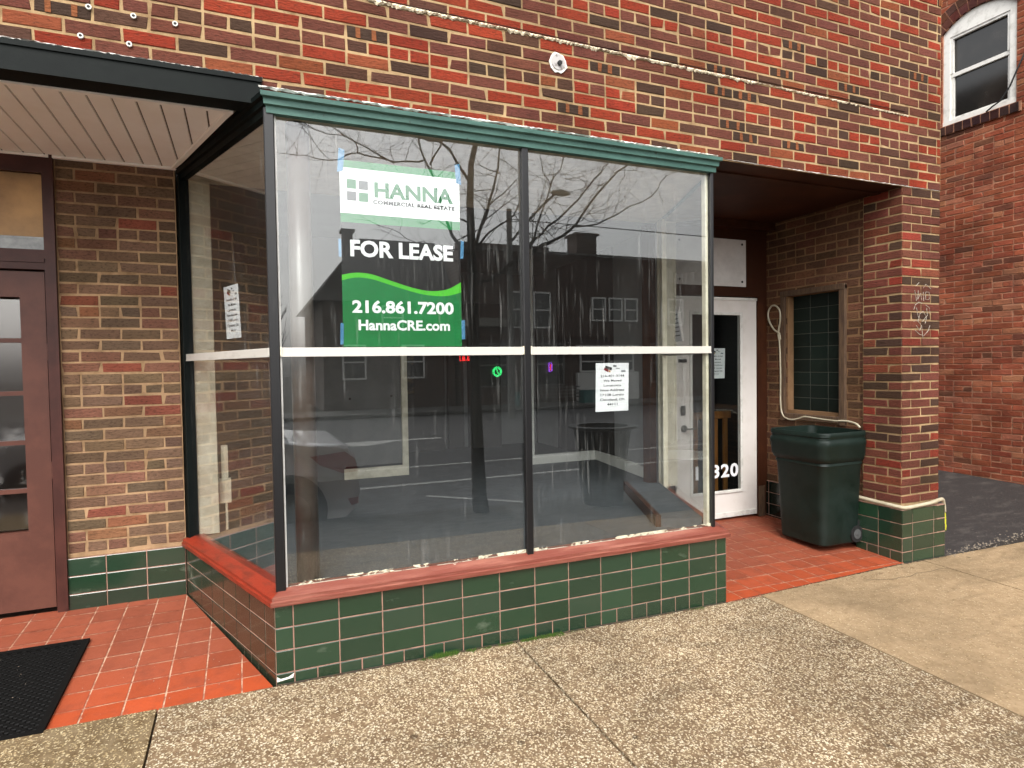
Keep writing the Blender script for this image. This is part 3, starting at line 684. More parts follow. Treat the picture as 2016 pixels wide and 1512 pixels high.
h0, h1, k0, k1 = hole; f_ = .05
for a, b, c, d in ((h0 - f_ - .02, h0 - .02, k0 - .10, k1 + .04), (h1 - .01, h1 + f_, k0 - .10, k1 + .04), (h0 - f_ - .02, h1 + f_, k1 + .001, k1 + f_), (h0 - .02, h1 - .01, k0 - .085, k0 - .03)):
    mb.box((a, -.01, c), (b, .022 + (.004 if b - a > .2 else 0), d), (1, 1, 1), 0, u_, o, bev=.003)
mb.build('window_casing', M_woodfr, B)
mb = MB(); tilebase(mb, (XS - .012, YE), u_, [0, .07, .28, .49, .70, .91, 1.05], [.3414, .233, .124, .015, -.05], half_last=False, pal=gp); mb.build('tile_base', [M_tile, M_grout], B)
# header beam / ceiling of right recess
mb = MB(); mb.face([(2.70, .13, 2.813), (4.70, .13, 2.813), (4.70, 1.56, 2.80), (2.70, 1.56, 2.80)]); mb.box((2.8, .3, 2.80), (4.66, .36, 2.811)); mb.box((3.3, 1.38, 2.735), (4.66, 1.56, 2.80)); mb.build('entry_ceiling', M_dkbrown, B)
# door plane right
YD = 1.5
mb = MB()
for a, b, c, d in ((3.30, 3.568, -.05, 2.80), (4.527, 4.66, -.05, 2.80), (3.568, 4.527, 2.112, 2.80)): mb.box((a, YD - .01, c), (b, YD + .1, d))
mb.box((4.527, YD - .03, -.05), (4.60, YD - .01, 2.11)); mb.build('door_surround', M_dkbrown, B)
mb = MB(); mb.box((4.53, YD - .032, -.04), (4.612, YD - .008, .30)); mb.build('jamb_patch', M_woodfr, B)
mb = MB(); mb.box((3.57, YD - .022, 2.205), (4.392, YD - .011, 2.642)); tp = mb.build('transom_panel', mat('panel_white', s2l(224, 220, 216, 1.3), .6, c2=s2l(210, 206, 202, 1.25), nscale=4), B)
for x in (3.62, 4.345):
    for z in (2.25, 2.60):
        mb = MB(); disc(mb, x, YD - .021, z, .011, .004, 10); mb.build('screw_head', M_rubber, tp.name)
# shared skin of white storm door
D = []
mb = MB()
x_0, x_1, z_0, z_1 = 3.576, 4.519, .034, 2.10; lx0, lx1, lz0, lz1 = 3.742, 4.325, .285, 1.945
for a, b, c, d in ((x_0, lx0, z_0, z_1), (lx1, x_1, z_0, z_1), (lx0, lx1, z_0, lz0), (lx0, lx1, lz1, z_1)): mb.box((a, YD - .02, c), (b, YD + .02, d))
dr = mb.build('entry_door', M_door if False else mat('white_door', s2l(226, 220, 214, 1.35), .4, c2=s2l(214, 206, 198, 1.3), nscale=6, thr=(.5, .8)), B)
dn = dr.name
mb = MB(); t = .018
for a, b, c, d in ((lx0 - t, lx0 + .01, lz0 - t, lz1 + t), (lx1 - .01, lx1 + t, lz0 - t, lz1 + t), (lx0 + .01, lx1 - .01, lz0 - t, lz0 + .01), (lx0 + .01, lx1 - .01, lz1 - .01, lz1 + t)): mb.box((a, YD - .032, c), (b, YD - .0195, d), bev=.003)
mb.build('glazing_frame', M_white, dn)
pane((0, YD - .012), X, lx0, lx1, lz0, lz1, 'door_glass', M_glass2, parent=dn)
mb = MB(); mb.box((x_0 + .01, YD - .03, z_0 + .005), (x_1 - .01, YD - .021, z_0 + .05)); mb.build('door_sweep', M_white, dn)
mb = MB(); mb.box((x_0, YD - .03, 2.075), (x_1, YD - .021, 2.10)); mb.build('head_trim', M_white, dn)
mb = MB(); mb.box((3.618, YD - .034, 1.02), (3.672, YD - .0205, 1.11), bev=.006); disc(mb, 3.645, YD - .033, 1.05, .016, .012, 14); mb.build('deadbolt', M_chrome, dn)
mb = MB(); disc(mb, 3.655, YD - .0205, .90, .032, .012, 18); mb.tube([(3.655, YD - .03, .90), (3.655, YD - .065, .90), (3.68, YD - .07, .897), (3.76, YD - .068, .902)], [.011, .010, .009, .006], 8); mb.build('lever_handle', M_chrome, dn, smooth=False)
mb = MB(); mb.box((3.60, YD - .03, 1.50), (3.69, YD - .0205, 1.53)); mb.build('strike_plate', M_black, dn)
text('house_number', '13320', (4.045, YD - .0125, .478), .128, .505, M_paper, dn, bold=.03, ext=.0012, spacing=1.1)
# dark hall behind the door
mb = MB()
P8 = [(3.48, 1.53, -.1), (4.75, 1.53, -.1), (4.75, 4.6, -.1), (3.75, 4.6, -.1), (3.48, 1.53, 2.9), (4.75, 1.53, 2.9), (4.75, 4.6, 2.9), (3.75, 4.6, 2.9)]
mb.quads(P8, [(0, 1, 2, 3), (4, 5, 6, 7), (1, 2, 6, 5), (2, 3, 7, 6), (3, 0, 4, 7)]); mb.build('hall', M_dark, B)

# left recess door and transom
mb = MB(); YL = YB - .02
for a, b, c, d in ((-1.052, -.995, .03, 2.80), (-2.04, -1.99, .03, 2.80), (-1.99, -1.052, 2.10, 2.215), (-1.99, -1.052, 2.66, 2.80)): mb.box((a, YL, c), (b, YB + .1, d))
mb.box((-1.99, YL - .008, 2.14), (-1.052, YL - .001, 2.165)); mb.box((-1.012, YL - .01, .09), (-.995, YL - .001, 2.78)); mb.box((-1.99, YL + .025, 2.66), (-1.052, YL + .04, 2.68))
mb.build('door_frame', M_dkbr2 if False else mat('brown_frame_paint', s2l(90, 50, 42), .45, c2=s2l(74, 40, 34), nscale=5, spec=.25), B)
mb = MB(); ds = [(-1.98, -1.84, .10, 2.09), (-1.185, -1.062, .10, 2.09), (-1.84, -1.185, .10, .565), (-1.84, -1.185, 1.94, 2.09)]
zsplit = [.565, .807, 1.09, 1.38, 1.688, 1.94]
for a, b, c, d in ds: mb.box((a, YL + .03, c), (b, YL + .075, d))
for z in zsplit[1:-1]: mb.box((-1.84, YL + .034, z - .013), (-1.185, YL + .07, z + .013))
mb.box((-1.527, YL + .034, .565), (-1.50, YL + .07, 1.94))
bd = mb.build('brown_door', M_brown, B)
M_dglass = glass('door_lite', .09, tint=(.75, .72, .70), dirt=.04, streak=False, rough=.06)
for i in range(5):
    for a, b in ((-1.84, -1.527), (-1.50, -1.185)):
        pane((0, YL + .052), X, a, b, zsplit[i] + .013, zsplit[i + 1] - .013, 'door_lite', M_dglass, parent=bd.name)
for z in (1.62, .92):
    mb = MB(); mb.tube([(-1.052, YL + .018, z - .05), (-1.052, YL + .018, z + .05)], .007, 8); mb.build('hinge', M_brown, bd.name)
mb = MB(); mb.box((-1.99, YL + .04, 2.215), (-1.052, YL + .05, 2.66))
M_frost = mat('frosted_glass', s2l(214, 168, 112, 1.2), .5, c2=s2l(170, 132, 92), nscale=1.6, thr=(.4, .62), spec=.35)  # warm light from the room behind is put into the tan colour
mb.build('transom_glass', M_frost, B)
mb = MB(); mb.box((-1.99, YL + .032, 2.216), (-1.052, YL + .039, 2.285)); mb.box((-1.99, YL + .03, 2.281), (-1.052, YL + .037, 2.293)); mb.build('transom_strip', mat('grey_strip', s2l(142, 142, 140), .3, c2=s2l(110, 110, 110), nscale=9, metallic=.4), B)
mb = MB(); mb.box((-2.6, YL, .0), (-2.04, YB + .1, 2.80)); mb.build('door_surround', M_brown, B)
# room behind the brown door
mb = MB(); mb.quads([(-2.6, 1.5, 0), (-.4, 1.5, 0), (-.4, 3, 0), (-2.6, 3, 0), (-2.6, 1.5, 2.9), (-.4, 1.5, 2.9), (-.4, 3, 2.9), (-2.6, 3, 2.9)], [(0, 1, 2, 3), (4, 5, 6, 7), (1, 2, 6, 5), (2, 3, 7, 6), (3, 0, 4, 7)])
mb.build('stair_hall', mat('hall_wall', s2l(120, 96, 84), .9), B)

# interior of the shop
zi = .43
mb = MB(); mb.face([(.12, .075, zi), (2.77, .075, zi), (3.29, 1.30, zi), (3.45, 1.67, zi), (3.70, 3.4, zi), (3.7, 4.7, zi), (-.36, 4.7, zi), (-.36, 1.36, zi)]); mb.build('display_floor', M_intfloor, B)
mb = MB(); mb.face([(-.36, 1.36, 0), (-.36, 4.7, 0), (-.36, 4.7, 2.8), (-.36, 1.36, 2.8)])
mb.face([(-.36, 4.7, 0), (3.7, 4.7, 0), (3.7, 4.7, 2.8), (-.36, 4.7, 2.8)])
for a, b in (((3.45, 1.67), (3.68, 3.32)), ((3.68, 3.32), (3.72, 4.7)), ((3.29, 1.33), (3.45, 1.67))): mb.face([(*a, .4), (*b, .4), (*b, 2.8), (*a, 2.8)])
mb.face([(-.36, 1.4, 2.72), (3.7, 1.4, 2.72), (3.7, 4.7, 2.72), (-.36, 4.7, 2.72)])
mb.build('interior_wall', M_intwall, B)
# partition with white casing
M_gpanel = mat('grey_panel', s2l(120, 121, 120), .6, c2=s2l(108, 109, 108), nscale=3)
mb = MB(); yq = 2.98
mb.box((-.36, yq + .01, zi), (.875, yq + .08, 2.72)); mb.box((.875, yq + .02, zi + .12), (1.43, yq + .05, 2.72)); mb.build('partition_panel', M_gpanel, B)
mb = MB()
for a, b, c, d in ((.86, 1.483, zi, zi + .10), (1.425, 1.483, zi + .10, 2.72)): mb.box((a, yq - .012, c), (b, yq + .02, d))
mb.build('partition_trim', M_cream, B); mb = MB()
for a, b, c, d in ((2.787, 3.68, zi, zi + .10), (2.787, 2.85, zi + .10, 2.72)): mb.box((a, yq - .03, c), (b, yq + .0, d))
mb.build('partition_trim', mat('interior_trim', s2l(225, 225, 218, 1.3), .6), B); mb = MB()
for (pa, pb) in (((3.43, 1.70), (3.64, 3.0)),):
    d = (pb[0] - pa[0], pb[1] - pa[1]); l_ = math.hypot(*d); mb.box((0, -.03, zi), (l_, .012, zi + .10), (1, 1, 1), 0, (d[0] / l_, d[1] / l_), pa)
mb.build('partition_trim', bpy.data.materials['interior_trim'], B)
for (x, z) in ((.93, 1.20), (1.33, 1.215), (1.18, 1.62)):
    mb = MB(); disc(mb, x, yq + .021, z, .012, .004, 10); mb.build('panel_hole', M_rubber, B)
# rear doors and posters
mb = MB(); mb.box((1.55, 4.55, zi), (2.35, 4.66, 2.4)); mb.box((2.42, 4.60, zi), (2.62, 4.69, 2.6)); mb.box((2.7, 4.5, zi), (3.1, 4.68, 2.3)); mb.build('rear_door', mat('rear_door', s2l(74, 74, 70), .6), B)
mb = MB(); mb.box((1.60, 4.53, 1.15), (1.95, 4.549, 1.75)); mb.build('rear_poster', mat('rear_poster', s2l(40, 38, 32), .5, c2=s2l(120, 100, 60), nscale=5, thr=(.5, .6), stretch=(1, 1, 3)), B)
# cream post in the back corner, pipe column near the front corner
mb = MB(); mb.box((.028, -.16, .44), (.15, -.012, 2.70), (1, 1, 1), 0, X, (-.36, 1.36)); mb.box((-.325, 1.345, .44), (-.17, 1.40, 2.70)); mb.build('corner_post', M_cream, B)
mb = MB(); mb.box((-.018, -.022, .44), (.075, .0, 2.70), (1, 1, 1), 0, uGR, (3.245, 1.20)); mb.box((3.27, 1.27, .44), (3.42, 1.33, 2.70)); mb.build('corner_post', M_cream, B)
mb = MB(); d_ = .13
mb.tube([(.275, .155, zi), (.275, .155, 2.71)], .056, 20); mb.build('pipe_column', mat('column_paint', s2l(112, 106, 100), .35, c2=s2l(84, 66, 54), nscale=2.2, thr=(.4, .6), speck=(s2l(190, 190, 184), 20, .7)), B, smooth=True)
mb = MB(); mb.box((0, .05, zi), (lR - .1, .32, zi + .06), (1, 1, 1), 0, (-uGR[0], -uGR[1]), (GR[0] - .02, GR[1] - .05)); mb.build('display_ledge', M_intfloor, B)
mb = MB(); mb.box((0, .32, zi), (lR - .1, .355, zi + .075), (1, 1, 1), 0, (-uGR[0], -uGR[1]), (GR[0] - .02, GR[1] - .05)); mb.build('ledge_edge', M_dkbrown, B)
# inner stool with flaking cream paint
def flaky():
    m = mat('flaking_stool', s2l(92, 90, 86), .8, c2=s2l(206, 200, 176), nscale=9, thr=(.54, .56), stretch=(1, 3, 1)); return m
mb = MB(); mb.box((.16, .068, .428), (2.75, .11, .4345)); mb.build('inner_stool', flaky(), B)
def residue():
    m = mat('paint_residue', s2l(214, 206, 178, 1.4), .85, c2=s2l(150, 146, 130), nscale=30, thr=(.5, .7)); nt = m.node_tree; L = nt.links.new
    tc = N(nt, 'ShaderNodeTexCoord'); mp = N(nt, 'ShaderNodeMapping'); mp.inputs['Scale'].default_value = (1, 1, 2.2); L(tc.outputs['Object'], mp.inputs[0])
    ns = N(nt, 'ShaderNodeTexNoise', Scale=7, Detail=8, Roughness=.72); L(mp.outputs[0], ns.inputs[0]); mr = N(nt, 'ShaderNodeMapRange', From_Min=.525, From_Max=.535); L(ns.outputs[0], mr.inputs[0]); L(mr.outputs[0], nt.nodes['Principled BSDF'].inputs['Alpha'])
    return m
mb = MB(); mb.box((.17, .0555, .4495), (2.735, .0572, .466)); mb.build('paint_residue', residue(), B)
mb = MB(); mb.box((.165, .0545, .438), (2.74, .0612, .449)); mb.build('glazing_bead', mat('chipped_bead', s2l(196, 190, 172), .7, c2=s2l(120, 66, 50), nscale=14, thr=(.52, .58)), B)
# conduit on interior wall seen through the side glass
mb = MB(); mb.box((-.15, 1.41, .7), (-.11, 1.44, 1.0)); mb.box((-.165, 1.405, .62), (-.095, 1.44, .78)); mb.tube([(-.125, 1.42, .62), (-.125, 1.42, .44)], .008, 6); mb.build('outlet_box', M_cream, B)
# back mass of the building
mb = MB(); mb.box((-2.6, 4.72, -.2), (5.08, 4.9, 6)); mb.box((5.0, 1.3, -.2), (5.08, 4.8, 6)); mb.box((-2.6, 1.5, 2.95), (5.0, 4.8, 3.1)); mb.build('rear_wall', M_dark, B)
mb = MB()
wallbricks(mb, (5.086, .46), (0, 1), 3.0, zL - 28 * .0677, 36, PAL_PIER, header=4, ph=.05); backing(mb, (5.086, .47), (0, 1), 3.2, -.1, 2.82, MORT_OLD, depth=.08)
mb.build('alley_wall', [M_brick, M_mortar], B)

# ------------------------------------------------------------ neighbouring brick house across the alley
NB = thing('brick_house', (8.2, 1.5, 0), 'old red-brown painted brick house side wall with white framed arched window beyond the alley', 'house')
mb = MB(); u_ = (0, -1); o = (8.08, 4.6); LN = 7.4; z0n = -.06
wy0, wy1, wz0, wz1, arch = 1.21, 2.02, 4.38, 5.50, .16        # window opening
hole = (4.6 - wy1, 4.6 - wy0, wz0, wz1 + arch)
wallbricks(mb, o, u_, LN, z0n, 92, PAL_NB, header=5, ph=.04, holes=[hole], every=6, jit=.004, mort=MORT_NB)
backing(mb, o, u_, LN, z0n - .4, 6.3, MORT_NB, depth=.3, holes=[hole], w=-.0055)
M_nb = mat('painted_old_brick', (0, 0, 0), .9, attr=True, c2=s2l(120, 78, 66), nscale=2.2, thr=(.5, .78), bump=.008, bscale=35, spec=.12, grime=.4)
M_nbm = mat('old_mortar', (0, 0, 0), .95, attr=True, c2=s2l(156, 104, 90), nscale=4, thr=(.45, .75), bump=.006, bscale=60, spec=.1, grime=.4)
mb.build('wall', [M_nb, M_nbm], NB)
mb = MB()                                       # dark rowlock sill course and arch of headers
for k in range(9): 
    a = hole[0] - .05 + k * .1005; brick(mb, (8.055, 4.6), u_, a, a + .1005, wz0 - .125, wz0 - .01, tuple(v * rnd.uniform(.8, 1.1) for v in s2l(66, 44, 42)))
mb.box((hole[0] - .05, -.08, wz0 - .12), (hole[1] + .06, -.007, wz0 - .012), MORT_NB, 1, u_, (8.055, 4.6))
mb.build('window_sill', [M_nb, M_nbm], NB)
mb = MB(); yc = (wy0 + wy1) / 2; hw = (wy1 - wy0) / 2; rad = (hw * hw + arch * arch) / (2 * arch); zc = wz1 + arch - rad; a0 = math.asin(hw / rad)
n = 10
for ring in (0, 1):
    r0, r1 = rad + .105 * ring, rad + .105 * (ring + 1) - .008
    for k in range(n):
        ta, tb = -a0 * 1.08 + 2.16 * a0 * (k + .06) / n, -a0 * 1.08 + 2.16 * a0 * (k + .94) / n
        q = [(yc + r * math.sin(t), zc + r * math.cos(t)) for r, t in ((r0, ta), (r0, tb), (r1, tb), (r1, ta))]
        c = tuple(v * rnd.uniform(.8, 1.15) for v in s2l(98, 58, 50))
        f = [(8.066, y, z) for y, z in q]; b_ = [(8.12, y, z) for y, z in q]
        mb.quads(f + b_, [(0, 1, 2, 3), (0, 4, 5, 1), (1, 5, 6, 2), (2, 6, 7, 3), (3, 7, 4, 0)], c, 0)
pts = [(yc + r * math.sin(-a0 * 1.08 + 2.16 * a0 * k / 12), zc + r * math.cos(-a0 * 1.08 + 2.16 * a0 * k / 12)) for r in (rad, rad + .21) for k in range(13)]
for k in range(12): mb.face([(8.073, *pts[k]), (8.073, *pts[k + 1]), (8.073, *pts[14 + k]), (8.073, *pts[13 + k])], MORT_NB, 1)
for k in range(12): mb.face([(8.073, *pts[k]), (8.073, *pts[k + 1]), (8.3, *pts[k + 1]), (8.3, *pts[k])], MORT_NB, 1)
mb.build('window_arch', [M_nb, M_nbm], NB)
# frame with sashes
def archtop(y): return zc + math.sqrt(max(rad * rad - (y - yc) ** 2, 0))
mb = MB(); fx = 8.10
fw = .075
for ya, yb_ in ((wy0, wy0 + fw), (wy1 - fw, wy1)): 
    mb.quads([(fx, ya, wz0), (fx, yb_, wz0), (fx, yb_, archtop(yb_)), (fx, ya, archtop(ya)), (fx + .1, ya, wz0), (fx + .1, yb_, wz0), (fx + .1, yb_, archtop(yb_)), (fx + .1, ya, archtop(ya))], [(0, 3, 2, 1), (0, 1, 5, 4), (1, 2, 6, 5), (3, 0, 4, 7), (2, 3, 7, 6)])
for k in range(12):
    ya = wy0 + fw + (wy1 - wy0 - 2 * fw) * k / 12; yb_ = wy0 + fw + (wy1 - wy0 - 2 * fw) * (k + 1) / 12
    mb.quads([(fx, ya, 5.44), (fx, yb_, 5.44), (fx, yb_, archtop(yb_)), (fx, ya, archtop(ya)), (fx + .06, ya, 5.44), (fx + .06, yb_, 5.44)], [(0, 3, 2, 1), (0, 1, 5, 4)])
mb.box((fx - .01, wy0, wz0 - .012), (fx + .1, wy1, wz0 + .05))
wf = mb.build('window', M_white, NB)
mb = MB()
for ya, yb_, za, zb_, dx in ((wy0 + fw, wy1 - fw, 4.955, 5.0, .02), (wy0 + fw, wy0 + fw + .035, wz0 + .05, 4.955, .03), (wy1 - fw - .035, wy1 - fw, wz0 + .05, 4.955, .03), (wy0 + fw + .035, wy1 - fw - .035, wz0 + .05, wz0 + .085, .03), (wy0 + fw, wy0 + fw + .03, 5.0, 5.44, .01), (wy1 - fw - .03, wy1 - fw, 5.0, 5.44, .01), (wy0 + fw + .03, wy1 - fw - .03, 5.41, 5.44, .01)):
    mb.box((fx + dx, ya, za), (fx + dx + .035, yb_, zb_))
mb.build('sash', M_white, wf.name)
M_wpane = mat('dark_window_glass', s2l(38, 36, 34), .12, c2=s2l(58, 54, 50), nscale=3, thr=(.5, .7), spec=.6)
mb = MB(); mb.box((fx + .05, wy0 + .05, wz0 + .04), (fx + .056, wy1 - .05, 5.46)); mb.build('pane', M_wpane, wf.name)
mb = MB(); mb.tube([(8.05, 1.50, 4.37), (8.03, 1.42, 4.40), (8.02, 1.33, 4.43), (8.02, 1.24, 4.55), (8.03, 1.17, 4.72), (8.06, 1.10, 4.9), (8.065, 1.0, 5.1), (8.065, .9, 5.4)], .009, 6)
o_ = mb.build('hanging_wire', M_rubber, label='dark loose wire hanging across the corner of the white framed upstairs window', category='wire')
mb = MB(); mb.quads([(8.3, -2.8, -.3), (8.3, 4.6, -.3), (14, 4.6, -.3), (14, -2.8, -.3), (8.3, -2.8, 6.5), (8.3, 4.6, 6.5), (14, 4.6, 6.5), (14, -2.8, 6.5)], [(0, 1, 5, 4), (1, 2, 6, 5), (3, 0, 4, 7), (4, 5, 6, 7)]); mb.build('house_shell', M_nbm, NB)

# ------------------------------------------------------------ lease poster taped inside the left pane
yp_ = .070
PS = thing('lease_poster', (.77, yp_, 1.61), 'tall green, white and black for lease poster taped inside the upper left pane', 'poster')
def flat(name, quads_, m, parent, y=yp_, **k):
    mb = MB()
    for q in quads_: mb.face([(x, y, z) for x, z in q])
    return mb.build(name, m, parent, **k)
PG = mat('poster_green', s2l(0, 132, 62), .35, c2=s2l(8, 140, 70), nscale=4); PW = mat('poster_white', s2l(240, 242, 242, 1.45), .35); PK = mat('poster_black', s2l(26, 24, 24), .3); PL = mat('poster_lime', s2l(90, 220, 50), .35)
PDG = mat('poster_dark_green', s2l(0, 118, 60, 1.1), .4); PGR = mat('poster_grey', s2l(92, 94, 96), .4)
rect = lambda a, b, c, d: [(a, c), (b, c), (b, d), (a, d)]
a_, b_ = .461, 1.081
mb = MB(); mb.box((a_, yp_ + .0008, 1.605), (b_, yp_ + .0016, 2.528)); mb.build('backing_sheet', PK, PS)
flat('green_band', [rect(a_, b_, 2.491, 2.528)], PG, PS); flat('white_band', [rect(a_, b_, 2.267, 2.491)], PW, PS); flat('green_band', [rect(a_, b_, 2.222, 2.267)], PG, PS)
wv = [(.461, 1.961), (.528, 1.974), (.604, 1.97), (.706, 1.94), (.812, 1.91), (.906, 1.895), (1.003, 1.906), (1.081, 1.947)]
lb = [(.461, 1.934), (.528, 1.950), (.604, 1.946), (.706, 1.918), (.812, 1.889), (.906, 1.872), (1.003, 1.872), (1.081, 1.893)]
def smoothp(p, n=5):
    out = []
    for i in range(len(p) - 1):
        p0, p1, p2, p3 = p[max(i - 1, 0)], p[i], p[i + 1], p[min(i + 2, len(p) - 1)]
        for k in range(n):
            t = k / n; out.append(tuple(.5 * ((2 * p1[d]) + (-p0[d] + p2[d]) * t + (2 * p0[d] - 5 * p1[d] + 4 * p2[d] - p3[d]) * t * t + (-p0[d] + 3 * p1[d] - 3 * p2[d] + p3[d]) * t ** 3) for d in (0, 1)))
    return out + [p[-1]]
W_, L_ = smoothp(wv), smoothp(lb)
flat('lime_wave', [[L_[i], L_[i + 1], W_[i + 1], W_[i]] for i in range(len(W_) - 1)], PL, PS)
flat('green_field', [[(L_[i][0], 1.605), (L_[i + 1][0], 1.605), L_[i + 1], L_[i]] for i in range(len(L_) - 1)], PG, PS)
flat('logo_square', [rect(.494, .540, 2.390, 2.436)], PDG, PS, yp_ - .0006); flat('logo_square', [rect(.553, .599, 2.389, 2.433)], PGR, PS, yp_ - .0006)
flat('logo_square', [rect(.494, .540, 2.331, 2.376)], PGR, PS, yp_ - .0006); flat('logo_square', [rect(.553, .599, 2.329, 2.374)], PDG, PS, yp_ - .0006)
text('lettering', 'HANNA', (.838, yp_, 2.395), .078, .415, PDG, PS, bold=.035); text('lettering', 'COMMERCIAL REAL ESTATE', (.838, yp_ - .0008, 2.333), .021, .43, PK, PS, bold=.05, spacing=1.15)
text('lettering', 'FOR LEASE', (.772, yp_, 2.096), .084, .535, PW, PS, bold=.035); text('lettering', '216.861.7200', (.773, yp_, 1.806), .066, .53, PW, PS, bold=.035); text('lettering', 'HannaCRE.com', (.776, yp_, 1.714), .054, .478, PW, PS, bold=.03)
for (xa, xb, za, zb_, k) in ((.449, .478, 2.464, 2.575, .01), (1.064, 1.092, 2.47, 2.573, -.008), (.448, .461, 2.05, 2.138, 0), (1.079, 1.097, 2.07, 2.165, .005), (.446, .462, 1.615, 1.72, .003), (1.080, 1.099, 1.643, 1.745, 0)):
    flat('tape_strip', [[(xa, za), (xb, za + k), (xb + k, zb_), (xa + k, zb_ + k)]], M_tape, PS, yp_ - .0012)

# paper notices
def notice(P0, u, w_, h_, label, curl=0, skew=0, mirror=False, group='white moving notices taped inside the glass'):
    """P0: bottom centre; u along the sheet; the print faces the right-hand side of u"""
    t = thing('paper_notice', P0, label, 'notice', group); n = (u[1], -u[0])
    mb = MB(); S = 6
    for i in range(S):
        f = lambda k: ((k / S) ** 2) * curl * 0 + curl * ((1 - k / S) ** 2)
        a, b = i / S, (i + 1) / S
        q = []
        for s_, k in ((-1, i), (1, i), (1, i + 1), (-1, i + 1)):
            v = k / S; off = curl * (1 - v) ** 2; xx = s_ * w_ / 2 + skew * (1 - v)
            q.append((P0[0] + u[0] * xx + n[0] * off, P0[1] + u[1] * xx + n[1] * off, P0[2] + h_ * v))
        mb.face(q)
    mb.build('sheet', M_paper, t)
    lines = ['216-401-3144', 'We Moved', 'Locations', 'New Address', '17108 Lorain', 'Cleveland, Oh', '44111']
    wid = [.72, .54, .53, .72, .71, .74, .32]
    for i, (s_, wd) in enumerate(zip(lines, wid)):
        v = .735 - i * .098; off = curl * (1 - v) ** 2; xx = skew * (1 - v)
        text('lettering', s_, (P0[0] + u[0] * xx + n[0] * (off + .0006), P0[1] + u[1] * xx + n[1] * (off + .0006), P0[2] + h_ * v), h_ * .048, w_ * wd, M_ink, t, u=u, bold=.012, ext=.0006)
    for (c, p0_, p1_, r) in ((s2l(70, 66, 66), (-.22, .92), (-.02, .875), .030), (s2l(140, 36, 44), (-.26, .885), (-.12, .835), .026), (s2l(210, 150, 60), (-.11, .835), (-.06, .825), .020), (s2l(120, 120, 124), (.02, .94), (.12, .935), .018), (s2l(140, 144, 150), (.26, .83), (.40, .83), .018), (s2l(170, 172, 176), (.10, .89), (.22, .885), .010)):
        mb = MB(); (xa, va), (xb, vb) = p0_, p1_; d = (xb - xa, vb - va); l_ = math.hypot(*d); px_, pz_ = -d[1] / l_ * r, d[0] / l_ * r
        q = []
        for x, v in ((xa + px_, va + pz_), (xa - px_, va - pz_), (xb - px_, vb - pz_), (xb + px_, vb + pz_)):
            off = curl * (1 - v) ** 2 + .0011; xx = x * w_ + skew * (1 - v)
            q.append((P0[0] + u[0] * xx + n[0] * off, P0[1] + u[1] * xx + n[1] * off, P0[2] + h_ * v))
        mb.face(q, c); mb.build('pictogram', M_attr, t)
    return t
notice((2.02, .0685, 1.217), X, .228, .287, 'white moving notice below the rail in the right-hand front pane', skew=-.006)
cL = .235
notice((GB[0] + uGL[0] * (lL * .575) + .004, GB[1] + uGL[1] * (lL * .575) + .006, 1.669), uGL, .22, .287, 'white curling moving notice behind the narrow left side pane', skew=.03, curl=-.0)
notice((4.045, YD - .004, 1.347), X, .216, .28, 'white moving notice in the glass of the white door', skew=-.008)
t = thing('paper_notice', (3.06, .80, 1.655), 'white notice peeling off the right side pane, half folded over', 'notice', 'white moving notices taped inside the glass')
mb = MB(); mb.face([(3.055, .805, 1.94), (3.078, .845, 1.66), (3.005, .665, 1.66)]); mb.face([(3.0552, .8055, 1.94), (3.0782, .8455, 1.66), (3.10, .86, 1.78)]); mb.build('sheet', M_paper, t)
for i in range(6):
    z = 1.70 + i * .032; f = (1.94 - z) / .28; a = (3.055 + (3.005 - 3.055) * f * .8, .805 + (.665 - .805) * f * .8); b = (3.055 + .02 * f * .5, .805 + .04 * f * .5)
    mb = MB(); mb.face([(a[0] - .002, a[1], z), (b[0] - .002, b[1], z), (b[0] - .002, b[1], z + .010), (a[0] - .002, a[1], z + .010)]); mb.build('print_line', mat('faint_ink', s2l(150, 150, 152), .8) if i == 0 else bpy.data.materials['faint_ink'], t)

# ------------------------------------------------------------ cream cable on the side wall and round the pier
mb = MB()
def sm3(p, n=4):
    out = []
    for i in range(len(p) - 1):
        p0, p1, p2, p3 = p[max(i - 1, 0)], p[i], p[i + 1], p[min(i + 2, len(p) - 1)]
        for k in range(n):
            t = k / n; out.append(tuple(.5 * ((2 * p1[d]) + (-p0[d] + p2[d]) * t + (2 * p0[d] - 5 * p1[d] + 4 * p2[d] - p3[d]) * t * t + (-p0[d] + 3 * p1[d] - 3 * p2[d] + p3[d]) * t ** 3) for d in (0, 1, 2)))
    return out + [p[-1]]
cp = [(1.300, 1.70), (1.315, 1.76), (1.38, 1.80), (1.44, 1.89), (1.448, 1.965), (1.41, 2.02), (1.355, 2.02), (1.308, 1.97), (1.302, 1.88), (1.325, 1.77), (1.315, 1.70), (1.306, 1.60), (1.299, 1.36), (1.300, 1.12), (1.285, 1.02), (1.25, .975), (1.17, .958), (1.09, .975), (1.027, .996), (.944, .993), (.735, .982), (.60, .988), (.50, .975), (.462, .945)]
mb.tube(sm3([(4.638 if i < 10 or y > .5 else 4.625, y, z) for i, (y, z) in enumerate(cp)]), .0082, 8)
c1 = mb.build('hose_cable', M_cable, smooth=True, label='cream cable looped beside the blocked window and running down behind the wheelie bin', category='cable')
CL = thing('ledge_cable', (4.86, .08, .36), 'white pipe-like cable bent round the tiled ledge of the brick pier', 'cable')
